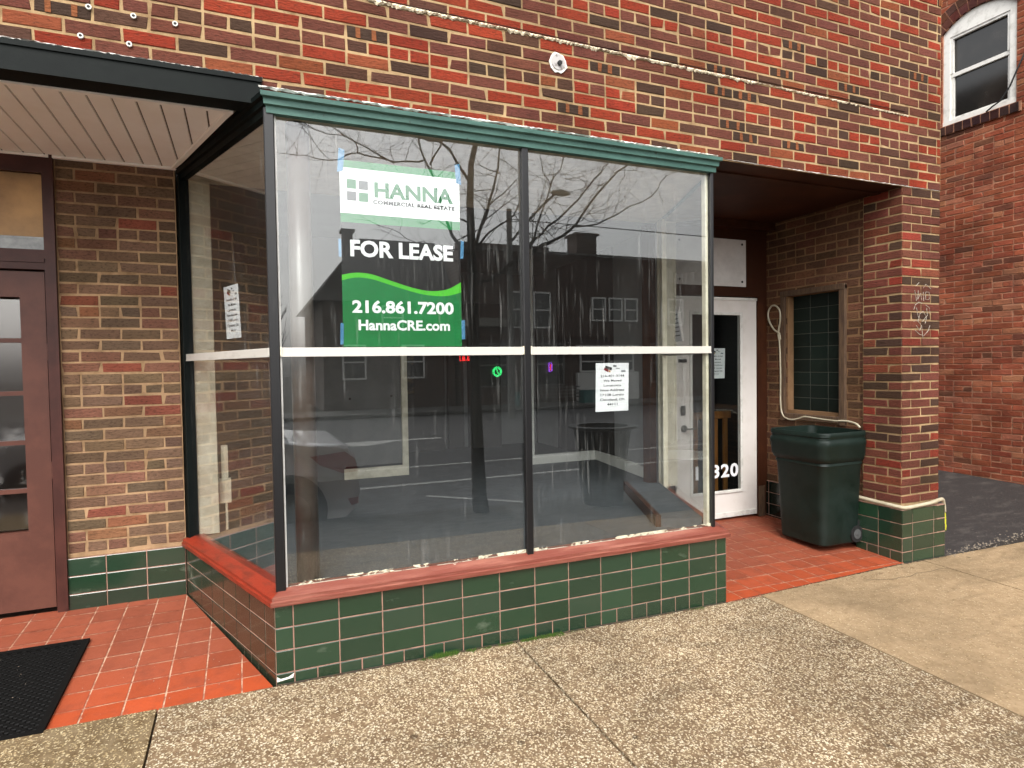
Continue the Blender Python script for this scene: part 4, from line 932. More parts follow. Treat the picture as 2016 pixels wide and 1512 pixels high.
mb = MB(); mb.tube(sm3([(4.615, .47, .375), (4.612, .40, .372), (4.614, .25, .366), (4.622, .13, .361), (4.66, .098, .356), (4.80, .094, .360), (4.95, .096, .366), (5.06, .098, .380), (5.115, .11, .372), (5.14, .118, .33), (5.152, .12, .27)]), .0145, 10); mb.build('bent_run', M_cable, CL, smooth=True)
mb = MB(); mb.tube(sm3([(5.128, .13, .262), (5.133, .13, .19), (5.145, .13, .12), (5.15, .13, .07)]), .0135, 10); mb.build('hanging_end', M_cable, CL, smooth=True)
mb = MB()
M_yel = mat('yellow_ribbon', s2l(214, 214, 40), .6, c2=s2l(60, 60, 20), nscale=30, thr=(.56, .6))
for k in range(3):
    q = [(5.128 + .012 * k, .112, .275 - .05 * k), (5.155 + .006 * k, .110, .262 - .05 * k), (5.160, .110, .215 - .05 * k), (5.132 + .01 * k, .112, .23 - .05 * k)]; mb.face(q)
mb.build('ribbon', M_yel, CL)

# ------------------------------------------------------------ wheelie bin
BN = thing('wheelie_bin', (4.40, .68, .01), 'dark green open-topped wheelie bin standing against the recess wall beside the pier', 'bin')
def rr(x0, x1, y0, y1, r, n=5):
    out = []
    for cx, cy, a0 in ((x1 - r, y1 - r, 0), (x0 + r, y1 - r, 90), (x0 + r, y0 + r, 180), (x1 - r, y0 + r, 270)):
        for k in range(n + 1): t = R(a0 + 90 * k / n); out.append((cx + r * math.cos(t), cy + r * math.sin(t)))
    return out
def loft(mb, secs, c=(1, 1, 1), m=0, capb=True):
    n = len(secs[0][0]); i0 = []
    vs = [(x, y, z) for pts, z in secs for x, y in pts]; fs = []
    for i in range(len(secs) - 1):
        for k in range(n): k2 = (k + 1) % n; fs.append((i * n + k, i * n + k2, (i + 1) * n + k2, (i + 1) * n + k))
    if capb: fs.append(tuple(range(n))[::-1])
    mb.quads(vs, fs, c, m)
zf_ = .012
def S(e, r=.07): return rr(4.195 - e * 1.1, 4.610 + e * .5, .445 - e, .90 + e * 1.05, r)
HK = 1.055
prof = [(0, -.012, .05), (.012, 0, .06), (.30, .014, .07), (.60, .028, .07), (.617, .036, .07), (.635, .032, .07), (.65, .046, .07), (.68, .058, .075), (.76, .064, .08), (.772, .068, .08), (.80, .066, .08), (.812, .058, .08), (.828, .058, .08), (.835, .063, .08), (.86, .063, .08), (.868, .058, .08)]
mb = MB(); loft(mb, [(S(e, r), zf_ + z * HK) for z, e, r in prof]); 
inn = [(.868, .058), (.866, .038), (.80, .034), (.5, .015), (.08, -.01)]
loft(mb, [(S(e, .07)[::-1], zf_ + z * HK) for z, e in inn], capb=False); mb.face([(x, y, zf_ + .08) for x, y in S(-.01, .07)])
bb = mb.build('body', M_bin, BN, smooth=True)
try:
    for p_ in bb.data.polygons: p_.use_smooth = True
    bb.data.set_sharp_from_angle(angle=R(35))
except Exception: pass
mb = MB(); mb.tube([(4.655, .49, zf_ + .83), (4.655, .90, zf_ + .83)], .012, 8); mb.build('handle', M_bin, BN)
for y in (.4315, .85):
    mb = MB(); pts = 0
    mb.tube([(4.558, y, .072 + zf_), (4.558, y + .045, .072 + zf_)], .068, 22); wh = mb.build('wheel', M_rubber, BN)
    mb = MB(); mb.tube([(4.558, y - .003, .072 + zf_), (4.558, y + .01, .072 + zf_)], .040, 18); mb.tube([(4.558, y - .008, .072 + zf_), (4.558, y + .0, .072 + zf_)], .012, 10); mb.build('hub', mat('hub_grey', s2l(96, 98, 98), .4) if y < .5 else bpy.data.materials['hub_grey'], wh.name)
mb = MB(); mb.box((4.49, .4775, zf_ + .0), (4.60, .483, zf_ + .19)); 
mb = MB()
n = 14; c0 = (4.568, zf_ + .085)
arc = [(c0[0] + .095 * math.cos(R(180 - 120 * k / n)), c0[1] + .095 * math.sin(R(180 - 95 * k / n))) for k in range(n + 1)]
arc = [(arc[0][0], zf_ + .0)] + arc + [(4.612, c0[1] + .07), (4.606, zf_)]
mb.face([(x, .4545, z) for x, z in arc]); mb.build('wheel_arch', M_rubber, BN)

# ------------------------------------------------------------ door mat of linked rubber
MT = 'door_mat'
mb = MB(); 
def mz(x, y): return fz(x, y) + .0105
x0m, x1m, y0m, y1m = -1.95, -.797, -.035, .845
M_mat = mat('mat_rubber', s2l(16, 15, 14), .8, spec=.1, bump=.001, bscale=90, speck=(s2l(110, 84, 64), 30, .76))
t_ = thing('door_mat', (-1.4, .4, fz(-1.4, .4)), 'black openwork rubber door mat in front of the brown door', 'mat')
mb.box((0, 0, 0), (0.001, .001, .001)) if False else None
for (a, b, c, d) in ((x0m, x1m, y0m, y0m + .03), (x0m, x1m, y1m - .03, y1m), (x0m, x0m + .03, y0m + .03, y1m - .03), (x1m - .03, x1m, y0m + .03, y1m - .03)):
    vs = [(x, y, mz(x, y) + dz) for dz in (-.006, .008) for x, y in ((a, c), (b, c), (b, d), (a, d))]; mb.quads(vs, [(0, 3, 2, 1), (4, 5, 6, 7), (0, 1, 5, 4), (1, 2, 6, 5), (2, 3, 7, 6), (3, 0, 4, 7)])
mb.build('mat_border', M_mat, t_)
mb = MB(); mb.face([(x, y, mz(x, y) - .004) for x, y in ((x0m, y0m), (x1m, y0m), (x1m, y1m), (x0m, y1m))], (1, 1, 1), 1)
r_ = 0; y = y0m + .04
while y < y1m - .04:
    x = x0m + .04 + (.02 if r_ % 2 else 0)
    while x < x1m - .05:
        if x > -1.5:
            a, b = x, x + .026; q = [(a, y), (b, y), (b, y + .011), (a, y + .011)]
            vs = [(p_[0], p_[1], mz(*p_) - .004) for p_ in q] + [(p_[0] + (.003 if i in (0, 3) else -.003), p_[1] + (.002 if i < 2 else -.002), mz(*p_) + .006) for i, p_ in enumerate(q)]
            mb.quads(vs, [(4, 5, 6, 7), (0, 1, 5, 4), (1, 2, 6, 5), (2, 3, 7, 6), (3, 0, 4, 7)])
        x += .040
    y += .0185; r_ += 1
mb.build('mat_links', [M_mat, mat('mat_pit', s2l(8, 7, 7), .9)], t_)
# scraps on the mat and floor
# ------------------------------------------------------------ moss along the foot of the bulkhead
mb = MB()
def tuft(x, y, z, n, h):
    for _ in range(n):
        a = rnd.uniform(0, 6.28); r = abs(rnd.gauss(0, .012)); bx, by = x + r * math.cos(a), y - abs(r * math.sin(a)) * .7; hh = h * rnd.uniform(.5, 1.2); dx, dy = rnd.gauss(0, .006), -abs(rnd.gauss(0, .005)); wd = rnd.uniform(.0008, .0016)
        k = rnd.uniform(.6, 1.2); c = s2l(*rnd.choice([(86, 130, 26), (66, 108, 22), (110, 142, 40), (54, 88, 20)]), k)
        mb.face([(bx - wd, by, z), (bx + wd, by, z), (bx + dx, by + dy, z + hh)], c)
for (xa, xb, n, h) in ((.80, .86, 60, .012), (.865, 1.0, 330, .024), (1.05, 1.10, 90, .014), (1.13, 1.19, 60, .010), (1.23, 1.32, 110, .012), (1.36, 1.62, 420, .017), (1.66, 1.76, 50, .008), (2.50, 2.62, 90, .010)):
    for _ in range(n // 5): x = rnd.uniform(xa, xb); tuft(x, -.006 - abs(rnd.gauss(0, .010)), gz(x, 0) - .001, 9, h)
mb.build('moss', M_attr, kind='stuff', label='bright green moss and grass along the foot of the tiled bulkhead', category='moss')
# dark ragged strip where the paving meets the bulkhead and pier
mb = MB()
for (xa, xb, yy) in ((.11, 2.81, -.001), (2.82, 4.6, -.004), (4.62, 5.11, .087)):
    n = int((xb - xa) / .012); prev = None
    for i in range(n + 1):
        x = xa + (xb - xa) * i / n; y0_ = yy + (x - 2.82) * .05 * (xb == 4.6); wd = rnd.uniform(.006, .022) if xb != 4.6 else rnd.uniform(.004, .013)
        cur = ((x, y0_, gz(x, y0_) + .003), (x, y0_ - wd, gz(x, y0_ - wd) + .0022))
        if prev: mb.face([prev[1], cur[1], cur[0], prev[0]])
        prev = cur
mb.build('edge_strip', M_gap, kind='structure')
# leaf crumbs at the step edge
mb = MB()
for _ in range(260):
    x = rnd.uniform(2.85, 4.6) if rnd.random() < .7 else rnd.uniform(.1, 2.8); y = -.012 + rnd.gauss(0, .010); z = gz(x, y) + .003; r = rnd.uniform(.002, .007); a = rnd.uniform(0, 3); c = s2l(*rnd.choice([(150, 96, 60), (96, 64, 40), (120, 90, 60), (70, 50, 36)]))
    mb.face([(x + r * math.cos(a + t), y + r * .5 * math.sin(a + t), z + rnd.uniform(0, .003)) for t in (0, 2.1, 4.2)], c)
for _ in range(60):
    x = rnd.uniform(-1.2, 0); y = rnd.uniform(0.0, 1.0); z = fz(x, y) + .005; r = rnd.uniform(.0012, .004); a = rnd.uniform(0, 3)
    mb.face([(x + r * math.cos(a + t), y + r * math.sin(a + t), z) for t in (0, 2.1, 4.2)], s2l(215, 205, 190))
for _ in range(14):
    x = rnd.uniform(-1.2, -.9); y = rnd.uniform(0.1, .8); z = mz(x, y) + .009; r = rnd.uniform(.001, .004); a = rnd.uniform(0, 3)
    mb.face([(x + r * math.cos(a + t), y + r * math.sin(a + t), z) for t in (0, 2.1, 4.2)], s2l(200, 180, 160))
mb.build('leaf_litter', M_attr, kind='stuff', label='crumbs of dry leaf and paint chips along the step edges', category='litter')

# ------------------------------------------------------------ wooden railing inside the white door
WR = thing('wooden_railing', (4.15, 1.95, .0), 'light orange wooden railing with slats behind the glass of the white door', 'railing')
M_pine = mat('varnished_pine', s2l(190, 128, 62), .4, c2=s2l(160, 100, 44), nscale=8, thr=(.4, .65), stretch=(3, 3, .4))
mb = MB(); mb.box((3.70, 1.93, .92), (4.62, 1.97, .995), bev=.006); mb.build('top_rail', M_pine, WR)
mb = MB(); mb.box((3.70, 1.93, .03), (4.62, 1.97, .09), bev=.004); mb.build('bottom_rail', M_pine, WR)
for i in range(7):
    x = 3.76 + i * .128; mb = MB(); mb.box((x, 1.94, .09), (x + .05, 1.96, .92)); mb.build('slat', M_pine, WR)

# ------------------------------------------------------------ street side, seen in the glass
M_bark = mat('bark', s2l(58, 50, 42), .95, c2=s2l(36, 32, 28), nscale=14, thr=(.4, .6), stretch=(1, 1, .3), bump=.02, bscale=20)
TR = thing('street_tree', (2.34, -3.15, gz(2.34, -3.1)), 'bare street tree with spreading branches, mirrored in the front panes', 'tree')
mb = MB()
tk = [(2.35, -.12, .13), (2.33, .1, .115), (2.32, .49, .10), (2.31, 1.05, .088), (2.30, 1.61, .080), (2.30, 2.17, .074), (2.29, 2.72, .066), (2.28, 3.27, .055), (2.30, 3.66, .045), (2.38, 3.98, .038), (2.45, 4.5, .028), (2.5, 5.2, .015)]
mb.tube([(x, -3.15, z) for x, z, r in tk], [r * .72 for _, _, r in tk], 12); mb.build('trunk', M_bark, TR, smooth=True)
BR = [([(2.29, 2.60), (2.38, 2.89), (2.5, 3.18), (2.63, 3.58), (2.69, 3.92), (2.72, 4.3)], .032), ([(2.28, 3.45), (2.07, 3.79), (1.74, 3.91), (1.63, 4.05), (1.5, 4.3)], .022),
([(2.29, 2.65), (2.11, 2.82), (2.03, 3.03), (1.9, 3.45), (1.8, 3.65), (1.7, 3.96), (1.66, 4.2)], .030), ([(1.85, 3.6), (2.02, 3.95), (2.11, 4.2)], .016),
([(1.8, 3.65), (1.47, 3.59), (1.1, 3.63), (.85, 3.54), (.61, 3.56), (.38, 3.56)], .014), ([(1.1, 3.63), (1.06, 3.78), (.71, 3.86), (.41, 3.98)], .010), ([(1.47, 3.59), (1.2, 3.74), (.8, 3.96), (.5, 4.2)], .012), ([(.85, 3.54), (.7, 3.7), (.62, 3.9)], .006),
([(2.31, 2.35), (2.6, 2.50), (3.02, 2.79), (3.28, 2.92), (3.54, 3.09), (3.82, 3.46), (4.11, 3.76), (4.4, 3.96), (4.6, 4.2)], .034), ([(3.54, 3.09), (3.82, 3.13), (4.1, 3.28), (4.54, 3.5), (4.73, 3.73), (5.0, 3.85)], .015), ([(4.1, 3.28), (4.2, 3.42), (4.4, 3.48)], .007),
([(2.6, 2.50), (3.02, 2.85), (3.15, 3.0), (3.48, 3.26), (3.75, 3.52), (3.97, 3.78), (4.14, 3.98), (4.3, 4.3)], .024), ([(2.9, 2.74), (3.02, 2.93), (3.12, 3.23), (3.22, 3.53), (3.35, 3.77), (3.44, 4.1)], .018), ([(3.22, 3.53), (3.1, 3.71), (3.03, 3.95)], .009),
([(2.53, 3.25), (2.78, 3.48), (3.03, 3.74)], .012), ([(2.34, 2.76), (2.5, 2.95), (2.71, 3.08), (2.87, 3.32), (2.9, 3.67), (2.95, 4.0)], .018), ([(2.28, 3.02), (1.95, 3.11), (1.62, 3.13), (1.3, 3.15)], .014), ([(2.63, 3.58), (2.45, 3.62), (2.3, 3.6)], .010),
([(2.29, 2.5), (2.05, 2.68), (1.8, 2.76), (1.55, 2.9), (1.35, 3.0)], .012), ([(2.71, 3.08), (2.95, 3.12), (3.1, 3.3)], .008), ([(3.28, 2.92), (3.2, 2.8), (3.4, 2.68)], .007), ([(3.75, 3.52), (3.6, 3.62), (3.4, 3.60), (3.3, 3.7)], .007), ([(4.11, 3.76), (3.95, 3.9), (4.0, 4.1)], .006)]
for i, (pts, r) in enumerate(BR):
    mb = MB(); ph = rnd.uniform(-.35, .35); n = len(pts); P3 = []
    sub = sm3([(x, -3.15 + ph * (k / n), z) for k, (x, z) in enumerate(pts)], 3)
    P3 = [(x + rnd.gauss(0, .008), y + rnd.gauss(0, .01), z + rnd.gauss(0, .008)) for x, y, z in sub]
    rs = [r * .74 * (1 - .8 * k / (len(P3) - 1)) for k in range(len(P3))]
    mb.tube(P3, rs, 7)
    def twig(p, d, l, r, dep):
        q = [p]; dd = Vector(d).normalized()
        for _ in range(5): dd = (dd + Vector((rnd.gauss(0, .22), rnd.gauss(0, .2), rnd.gauss(.06, .2)))).normalized(); q.append(tuple(Vector(q[-1]) + dd * l / 5))
        mb.tube(q, [r * (1 - .15 * k) for k in range(6)], 4, cap=False)
        if dep: 
            for k in (2, 3, 4):
                if rnd.random() < .75: twig(q[k], dd + Vector((rnd.gauss(0, .8), rnd.gauss(0, .4), rnd.gauss(.1, .7))), l * .55, r * .55, dep - 1)
    for k in range(2, len(P3) - 1, 1):
        if rnd.random() < .97: twig(P3[k], (rnd.gauss(0, 1), rnd.gauss(0, .5), rnd.gauss(.3, .7)), rnd.uniform(.25, .7), max(rs[k] * .4, .0026), 2)
    mb.build('branch', M_bark, TR)

CN = thing('street_litter_bin', (3.80, -3.0, gz(3.80, -3.0)), 'black slatted street litter bin with flared rim, mirrored in the right pane', 'litter bin')
g0 = gz(3.80, -3.0) + .002
M_can = mat('black_powdercoat', s2l(34, 38, 40), .5)
mb = MB(); nb = 26; K = 1.18
for k in range(nb):
    t0, t1 = 2 * math.pi * (k + .12) / nb, 2 * math.pi * (k + .88) / nb
    for (ra, za, rb, zb_) in ((.20, .03, .255, .56), (.255, .62, .285, .73)) if k % 3 == 0 else ((.20, .03, .255, .56), (.255, .56, .285, .73)):
        mb.face([(3.80 + K * ra * math.cos(t0), -3.0 + K * ra * math.sin(t0), g0 + K * za), (3.80 + K * ra * math.cos(t1), -3.0 + K * ra * math.sin(t1), g0 + K * za), (3.80 + K * rb * math.cos(t1), -3.0 + K * rb * math.sin(t1), g0 + K * zb_), (3.80 + K * rb * math.cos(t0), -3.0 + K * rb * math.sin(t0), g0 + K * zb_)])
mb.build('slat_body', M_can, CN)
mb = MB(); circ = lambda r, z: ([(3.80 + K * r * math.cos(2 * math.pi * k / 32), -3.0 + K * r * math.sin(2 * math.pi * k / 32)) for k in range(32)], g0 + K * z)
loft(mb, [circ(.26, .725), circ(.335, .745), circ(.335, .765), circ(.25, .765), circ(.25, .725)], capb=False); mb.build('rim', M_can, CN)
mb = MB(); loft(mb, [circ(.19, .0), circ(.20, .04), circ(.19, .05), circ(.24, .70)], capb=True); mb.build('liner', M_can, CN)

# parked saloon
CR = thing('parked_car', (-1.1, -4.5, ROAD), 'silver saloon parked at the kerb, its tail mirrored in the left front pane', 'car')
M_car = mat('silver_paint', (.74, .76, .78), .3, metallic=.1, coat=.8); M_cglass = mat('car_glass', s2l(20, 22, 24), .08)
yn, yf = -3.6, -5.4; ycn = (yn + yf) / 2
prof = [(1.00, .22), (1.10, .30), (1.16, .48), (1.14, .66), (1.10, .80), (1.03, .97), (.96, 1.01), (.60, 1.03), (.42, 1.06), (.10, 1.22), (-.28, 1.38), (-.75, 1.44), (-1.35, 1.43), (-1.9, 1.25), (-2.35, 1.02), (-2.9, .93), (-3.3, .82), (-3.5, .62), (-3.5, .30), (-3.4, .2)]
def hw_(x, z): 
    w_ = .89 if z < .98 else .89 - (z - .98) * .62
    if x > .75: w_ -= (x - .75) ** 2 * .55
    if x < -3.0: w_ -= (-3.0 - x) ** 2 * .6
    return w_
mb = MB(); cols = [-1, -.97, -.85, -.4, 0, .4, .85, .97, 1]; fz_ = [-.05, -.012, 0, 0, 0, 0, 0, -.012, -.05]
vs = []; 
for (x, z) in prof:
    for c_, d_ in zip(cols, fz_): vs.append((x + (d_ * (1 if x > 0 else -1) if (x > .9 or x < -3.2) else 0), ycn + c_ * hw_(x, z), ROAD + z + (d_ * .5 if z > .5 else 0)))
nc = len(cols); fs = [(i * nc + k, i * nc + k + 1, (i + 1) * nc + k + 1, (i + 1) * nc + k) for i in range(len(prof) - 1) for k in range(nc - 1)]
mb.quads(vs, fs)
for k in (0, nc - 1): 
    sidept = [vs[i * nc + k] for i in range(len(prof))]
    # side split: sill polygon fan by vertical strips
    xsS = sorted({round(p_[0], 3) for p_ in sidept})
    mb.face(sidept if k else sidept[::-1])
cb = mb.build('body', M_car, CR)
for sgn in (1, -1):
    yy = ycn + sgn * .905
    for xw in (.40, -2.45):
        mb = MB(); mb.tube([(xw, yy + .012 * sgn, ROAD + .33), (xw, yy - .2 * sgn, ROAD + .33)], .385, 26); mb.build('wheel_arch', M_rubber, CR)
        mb = MB(); mb.tube([(xw, yy + .02 * sgn, ROAD + .32), (xw, yy - .18 * sgn, ROAD + .32)], .32, 28); w0 = mb.build('wheel', M_rubber, CR)
        mb = MB(); mb.tube([(xw, yy + .03 * sgn, ROAD + .32), (xw, yy - .1 * sgn, ROAD + .32)], .21, 20); mb.build('rim', M_chrome, w0.name)
    sw = [(.08, 1.06), (-.32, 1.33), (-.78, 1.395), (-1.3, 1.385), (-1.85, 1.2), (-2.15, 1.06)]
    mb = MB(); mb.face([(x, ycn + sgn * (hw_(x, z) + .012), ROAD + z) for x, z in (sw if sgn < 0 else sw[::-1])]); mb.build('side_window', M_cglass, CR)
    mb = MB(); q = [(.62, .90), (.98, .93), (1.09, .84), (1.12, .70), (.95, .70), (.72, .80)]; mb.face([(x, ycn + sgn * (hw_(x, z) + .006), ROAD + z) for x, z in q]); mb.face([(1.135 - (z - .70) * .25, ycn + sgn * y, ROAD + z) for y, z in ((.82, .70), (.55, .72), (.55, .90), (.80, .88))]); mb.build('tail_light', mat('tail_red', s2l(190, 24, 30), .2, coat=.5) if sgn > 0 else bpy.data.materials['tail_red'], CR)
    mb = MB(); mb.face([(x, ycn + sgn * (hw_(x, z) + .008), ROAD + z) for x, z in ((1.0, .42), (1.12, .42), (1.12, .35), (1.04, .34))]); mb.build('reflector', bpy.data.materials['tail_red'], CR)
mb = MB(); q = [(.40, 1.075), (.10, 1.235), (-.24, 1.375)]
for (xa, za), (xb, zb_) in zip(q, q[1:]): mb.face([(xa, ycn - .62, ROAD + za + .004), (xa, ycn + .62, ROAD + za + .004), (xb, ycn + .56, ROAD + zb_ + .004), (xb, ycn - .56, ROAD + zb_ + .004)])
mb.build('rear_window', M_cglass, CR)

# street lamp and pole across the road
SLm = thing('street_lamp', (8.38, -16.2, ROAD), 'tall grey street lamp with a long rising arm across the road', 'street lamp')
M_pole = mat('grey_pole', s2l(120, 116, 110), .7)
mb = MB(); mb.tube([(8.38, -16.4, ROAD), (8.38, -16.4, 6.75)], [.12, .09], 10); mb.build('pole', M_pole, SLm)
mb = MB(); mb.tube([(8.38, -16.4, 5.6), (8.98, -16.4, 6.3), (9.6, -16.4, 6.95), (10.1, -16.4, 7.4)], .045, 8); mb.build('arm', M_pole, SLm)
mb = MB(); loft(mb, [([(10.0 + .35 + .42 * math.cos(t) * s_, -16.4 + .16 * math.sin(t) * s_) for t in [k * math.pi / 6 for k in range(12)]], 7.45 + z) for s_, z in ((.5, -.06), (1, 0), (.8, .09), (.3, .13))]); mb.build('lamp_head', M_pole, SLm)
mb = MB(); mb.tube([(8.4, -16.3, 6.4), (30, -16, 6.2), (50, -16, 6.6)], .018, 5); mb.build('overhead_wire', M_rubber, label='overhead utility wire sagging across the far side of the road', category='wire')

# buildings across the road
def bmat(name, c1, c2, m_):
    m = bpy.data.materials.new(name); m.use_nodes = True; nt = m.node_tree; b = nt.nodes['Principled BSDF']; b.inputs['Roughness'].default_value = .9
    tc = N(nt, 'ShaderNodeTexCoord'); mp = N(nt, 'ShaderNodeMapping'); mp.inputs['Rotation'].default_value = (R(90), 0, 0)
    nt.links.new(tc.outputs['Object'], mp.inputs[0]); bt = N(nt, 'ShaderNodeTexBrick', Scale=1.0); bt.inputs['Brick Width'].default_value = .22; bt.inputs['Row Height'].default_value = .075; bt.inputs['Mortar Size'].default_value = .007
    for i_, c in zip((1, 2, 3), (c1, c2, m_)): bt.inputs[i_].default_value = (*c, 1)
    nt.links.new(mp.outputs[0], bt.inputs[0]); nt.links.new(bt.outputs[0], b.inputs['Base Color']); return m
YF = -21.9
FB = thing('brick_shop_row', (15, YF, -.2), 'long dark brick two-storey shop row across the road with tall chimney', 'building')
M_fb = bmat('far_brick', s2l(92, 62, 52), s2l(72, 54, 46), s2l(110, 96, 84))
mb = MB(); mb.box((8.4, YF - 10, -.25), (31, YF, 6.42)); mb.box((8.4, YF - .5, 6.42), (12.6, YF + .04, 6.7)); mb.build('wall', M_fb, FB)
mb = MB(); mb.box((14.2, YF - 1.2, 6.42), (15.25, YF - .3, 7.42)); mb.box((14.1, YF - 1.3, 7.42), (15.35, YF - .2, 7.52)); mb.build('chimney', M_fb, FB)
mb = MB(); mb.box((8.4, YF + .02, 6.42), (31, YF + .12, 6.5)); mb.build('coping', M_pole, FB)
def fwin(x0, x1, z0, z1, parent, fr=None, n=1, yv=YF, name='window'):
    mb = MB(); t = .07; fr = fr or M_white
    for a, b, c, d in ((x0, x0 + t, z0, z1), (x1 - t, x1, z0, z1), (x0 + t, x1 - t, z0, z0 + t), (x0 + t, x1 - t, z1 - t, z1), (x0 + t, x1 - t, (z0 + z1) / 2 - .03, (z0 + z1) / 2 + .03)): mb.box((a, yv + .01, c), (b, yv + .09, d))
    w_ = mb.build(name, fr, parent); mb = MB(); mb.box((x0 + t, yv + .005, z0 + t), (x1 - t, yv + .03, z1 - t)); mb.build('pane', M_wpane, w_.name)
for x in (10.75, 11.8): fwin(x, x + .85, 3.1, 4.7, FB)
for x in (14.75, 15.65, 16.5): fwin(x, x + .75, 3.45, 4.55, FB)
for x in (19.0, 22.0, 25.0): fwin(x, x + .9, 3.3, 4.6, FB)
mb = MB(); mb.box((8.4, YF + .01, 3.15), (10.5, YF + .3, 3.5)); mb.build('sign_band', mat('pale_band', s2l(150, 146, 136), .8), FB)
mb = MB(); mb.box((8.4, YF + .01, 2.6), (31, YF + .12, 2.75)); mb.build('storefront_lintel', M_dkbrown, FB)
for x in (8.8, 11.4, 18.0, 21.5): fwin(x, x + 1.9, .55, 2.45, FB, M_pole, name='shop_window')
mb = MB(); mb.box((13.9, YF + .02, -.18), (17.2, YF + .2, 1.1)); mb.box((13.9, YF + .02, 2.1), (17.2, YF + .2, 2.35)); mb.build('white_shopfront', M_white, FB)
fwin(14.1, 15.4, 1.12, 2.08, FB, M_white, name='shop_window'); fwin(15.6, 17.0, 1.12, 2.08, FB, M_white, name='shop_window')
mb = MB(); mb.box((11.6, YF - 5, -.22), (11.9, YF + .06, 2.6)); mb.build('pilaster', M_fb, FB)
HH = thing('gabled_house', (5.2, YF, -.2), 'dark hip-roofed house with small chimney beside the shop row across the road', 'house')
mb = MB(); mb.box((2.9, YF - 8, -.25), (8.3, YF - .4, 4.2)); mb.build('wall', M_fb, HH)
mb = MB(); x0r, x1r, yb0, yb1 = 2.5, 8.36, YF - 8.4, YF
mb.quads([(x0r, yb0, 4.1), (x1r, yb0, 4.1), (x1r, yb1, 4.1), (x0r, yb1, 4.1), (4.9, (yb0 + yb1) / 2 + 1, 7.2), (8.3, (yb0 + yb1) / 2 + 1, 7.2)], [(3, 2, 5, 4), (0, 3, 4), (1, 0, 4, 5), (2, 1, 5)]); rf = mb.build('roof', mat('shingle', s2l(60, 56, 54), .9, c2=s2l(44, 42, 40), nscale=8), HH)
mb = MB(); mb.box((4.2, YF - 3.9, 5.4), (4.62, YF - 3.4, 7.5)); mb.box((4.12, YF - 4.0, 7.5), (4.7, YF - 3.3, 7.62)); mb.build('chimney', M_fb, rf.name)
for x in (3.6, 6.0): fwin(x, x + .95, 1.0, 2.4, HH, yv=YF - .4)
fwin(5.2, 6.1, 3.0, 4.0, HH, yv=YF - .4)
# lit window signs in the shop row
def neon(name, label, pts_list, m, r=.022, loc=None):
    t = thing(name, loc, label, 'neon sign')
    for pts in pts_list: mb = MB(); mb.tube(pts, r, 6); mb.build('tube', m, t)
NG = emis('neon_green', (.05, 1, .25), 2.2); NR = emis('neon_red', (1, .03, .03), 3); NP = emis('neon_purple', (.35, .08, 1), 2.2)
cx, cz_ = 10.0, 1.22; ring = lambda r: [(cx + r * math.cos(k * math.pi / 12), YF + .16, cz_ + r * math.sin(k * math.pi / 12)) for k in range(25)]
neon('round_neon_sign', 'round green neon sign in the shop window across the road', [ring(.20), ring(.15), [(cx - .05, YF + .16, cz_ + .09), (cx + .03, YF + .16, cz_ + .05), (cx - .03, YF + .16, cz_), (cx + .05, YF + .16, cz_ - .05), (cx + .02, YF + .16, cz_ - .1)]], NG, .018, (cx, YF + .16, cz_))
cx, cz_ = 12.55, 1.38
neon('upright_neon_sign', 'small upright purple and red neon sign across the road', [[(cx - .07, YF + .16, cz_ - .19), (cx + .07, YF + .16, cz_ - .19), (cx + .07, YF + .16, cz_ + .19), (cx - .07, YF + .16, cz_ + .19), (cx - .07, YF + .16, cz_ - .19)]], NP, .018, (cx, YF + .16, cz_))
t_ = [o for o in bpy.data.objects if o.name.startswith('upright_neon')][0].name; mb = MB(); mb.tube([(cx, YF + .16, cz_ - .12), (cx - .02, YF + .16, cz_), (cx + .02, YF + .16, cz_ + .05), (cx, YF + .16, cz_ + .12)], .018, 6); mb.build('tube', NR, t_)
OP = thing('red_neon_sign', (8.45, YF + .5, 1.78), 'short red neon sign above the shop door across the road', 'neon sign')
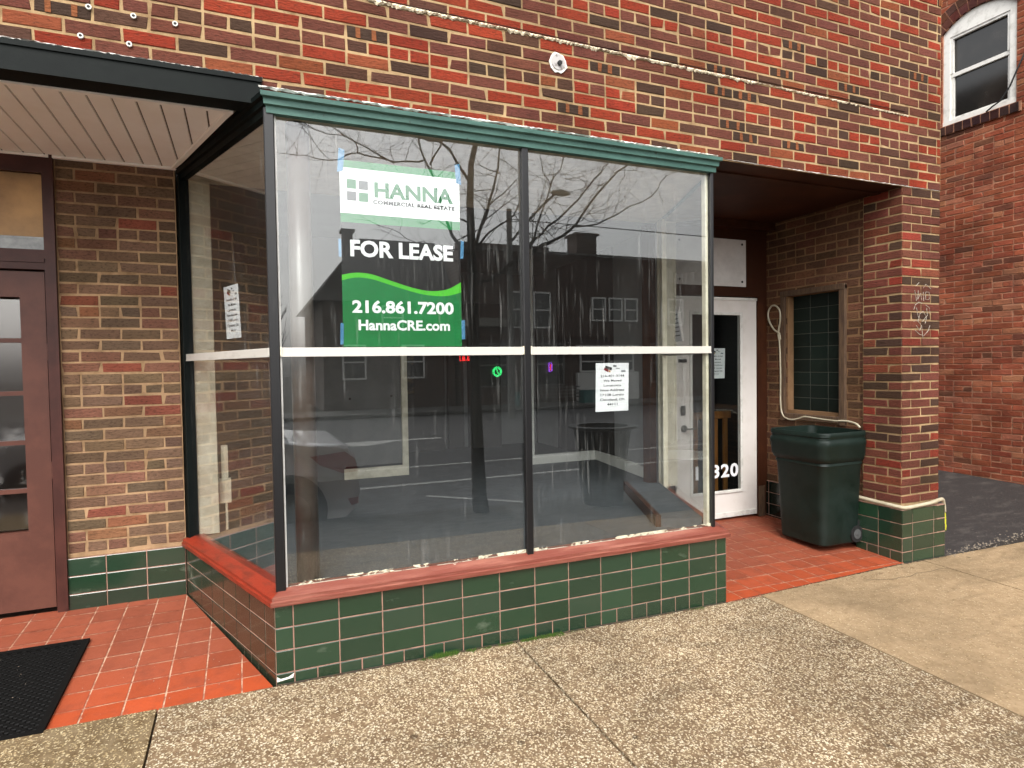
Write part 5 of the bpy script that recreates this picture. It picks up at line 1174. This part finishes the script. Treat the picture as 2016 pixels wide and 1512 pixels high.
for i in range(5):
    x = 8.25 + i * .1; mb = MB(); mb.tube([(x - .03, YF + .5, 1.70), (x, YF + .5, 1.90), (x + .03, YF + .5, 1.70)] if i % 2 else [(x - .03, YF + .5, 1.9), (x - .03, YF + .5, 1.70), (x + .03, YF + .5, 1.72)], .018, 5); mb.build('tube', NR, OP)
# teal planters / rail by the far kerb
TP = thing('teal_bench', (11.9, -20.6, ROAD + .14), 'teal sided street bench by the far kerb, mirrored in the glass', 'bench')
M_tb = mat('teal_paint', s2l(54, 120, 116), .6); zz = ROAD + .14
for x in (10.2, 13.5): mb = MB(); mb.box((x, -20.9, zz), (x + (.25 if x < 11 else .9), -20.4, zz + .55)); mb.build('end_box', M_tb, TP)
for k in range(4): mb = MB(); mb.box((10.45, -20.85, zz + .25 + k * .14), (13.5, -20.80, zz + .31 + k * .14)); mb.build('slat', M_pole, TP)
SP = thing('parking_sign', (8.9, -18.9, ROAD + .14), 'narrow grey sign on a thin post by the far kerb', 'sign')
mb = MB(); mb.tube([(9.6, -19.6, zz), (9.6, -19.6, 2.1)], .035, 8); mb.build('post', M_pole, SP); mb = MB(); mb.box((9.52, -19.55, 1.2), (9.68, -19.53, 2.05)); mb.build('sign_plate', M_pole, SP)
# distant bare trees at the left end of the far street
for i, (x, y, h) in enumerate(((-1.6, -34, 6.5), (1.0, -36, 5.5), (-5, -33, 8))):
    t = thing('distant_tree', (x, y, -.4), ('leftmost tall bare tree far down the street', 'low bare tree far down the street nearest the gabled house', 'bare tree far down the street between two others')[(2, 1, 0)[i]], 'tree', 'bare trees beyond the road')
    mb = MB(); mb.tube([(x, y, -.5), (x + .1, y, h * .35)], [.16, .1], 8); mb.build('trunk', M_bark, t)
    mb = MB()
    for _ in range(90):
        a = rnd.uniform(0, 6.28); zb0 = rnd.uniform(h * .25, h * .6); sp = rnd.uniform(.3, 1) * h * .32
        p0 = Vector((x + .1, y, zb0)); p2 = Vector((x + sp * math.cos(a), y + sp * math.sin(a), zb0 + rnd.uniform(.3, .5) * h)); p1 = (p0 + p2) / 2 + Vector((rnd.gauss(0, .2), rnd.gauss(0, .2), -.15))
        mb.tube([p0, p1, p2], [.035, .02, .008], 4, cap=False)
    mb.build('crown', M_bark, t)
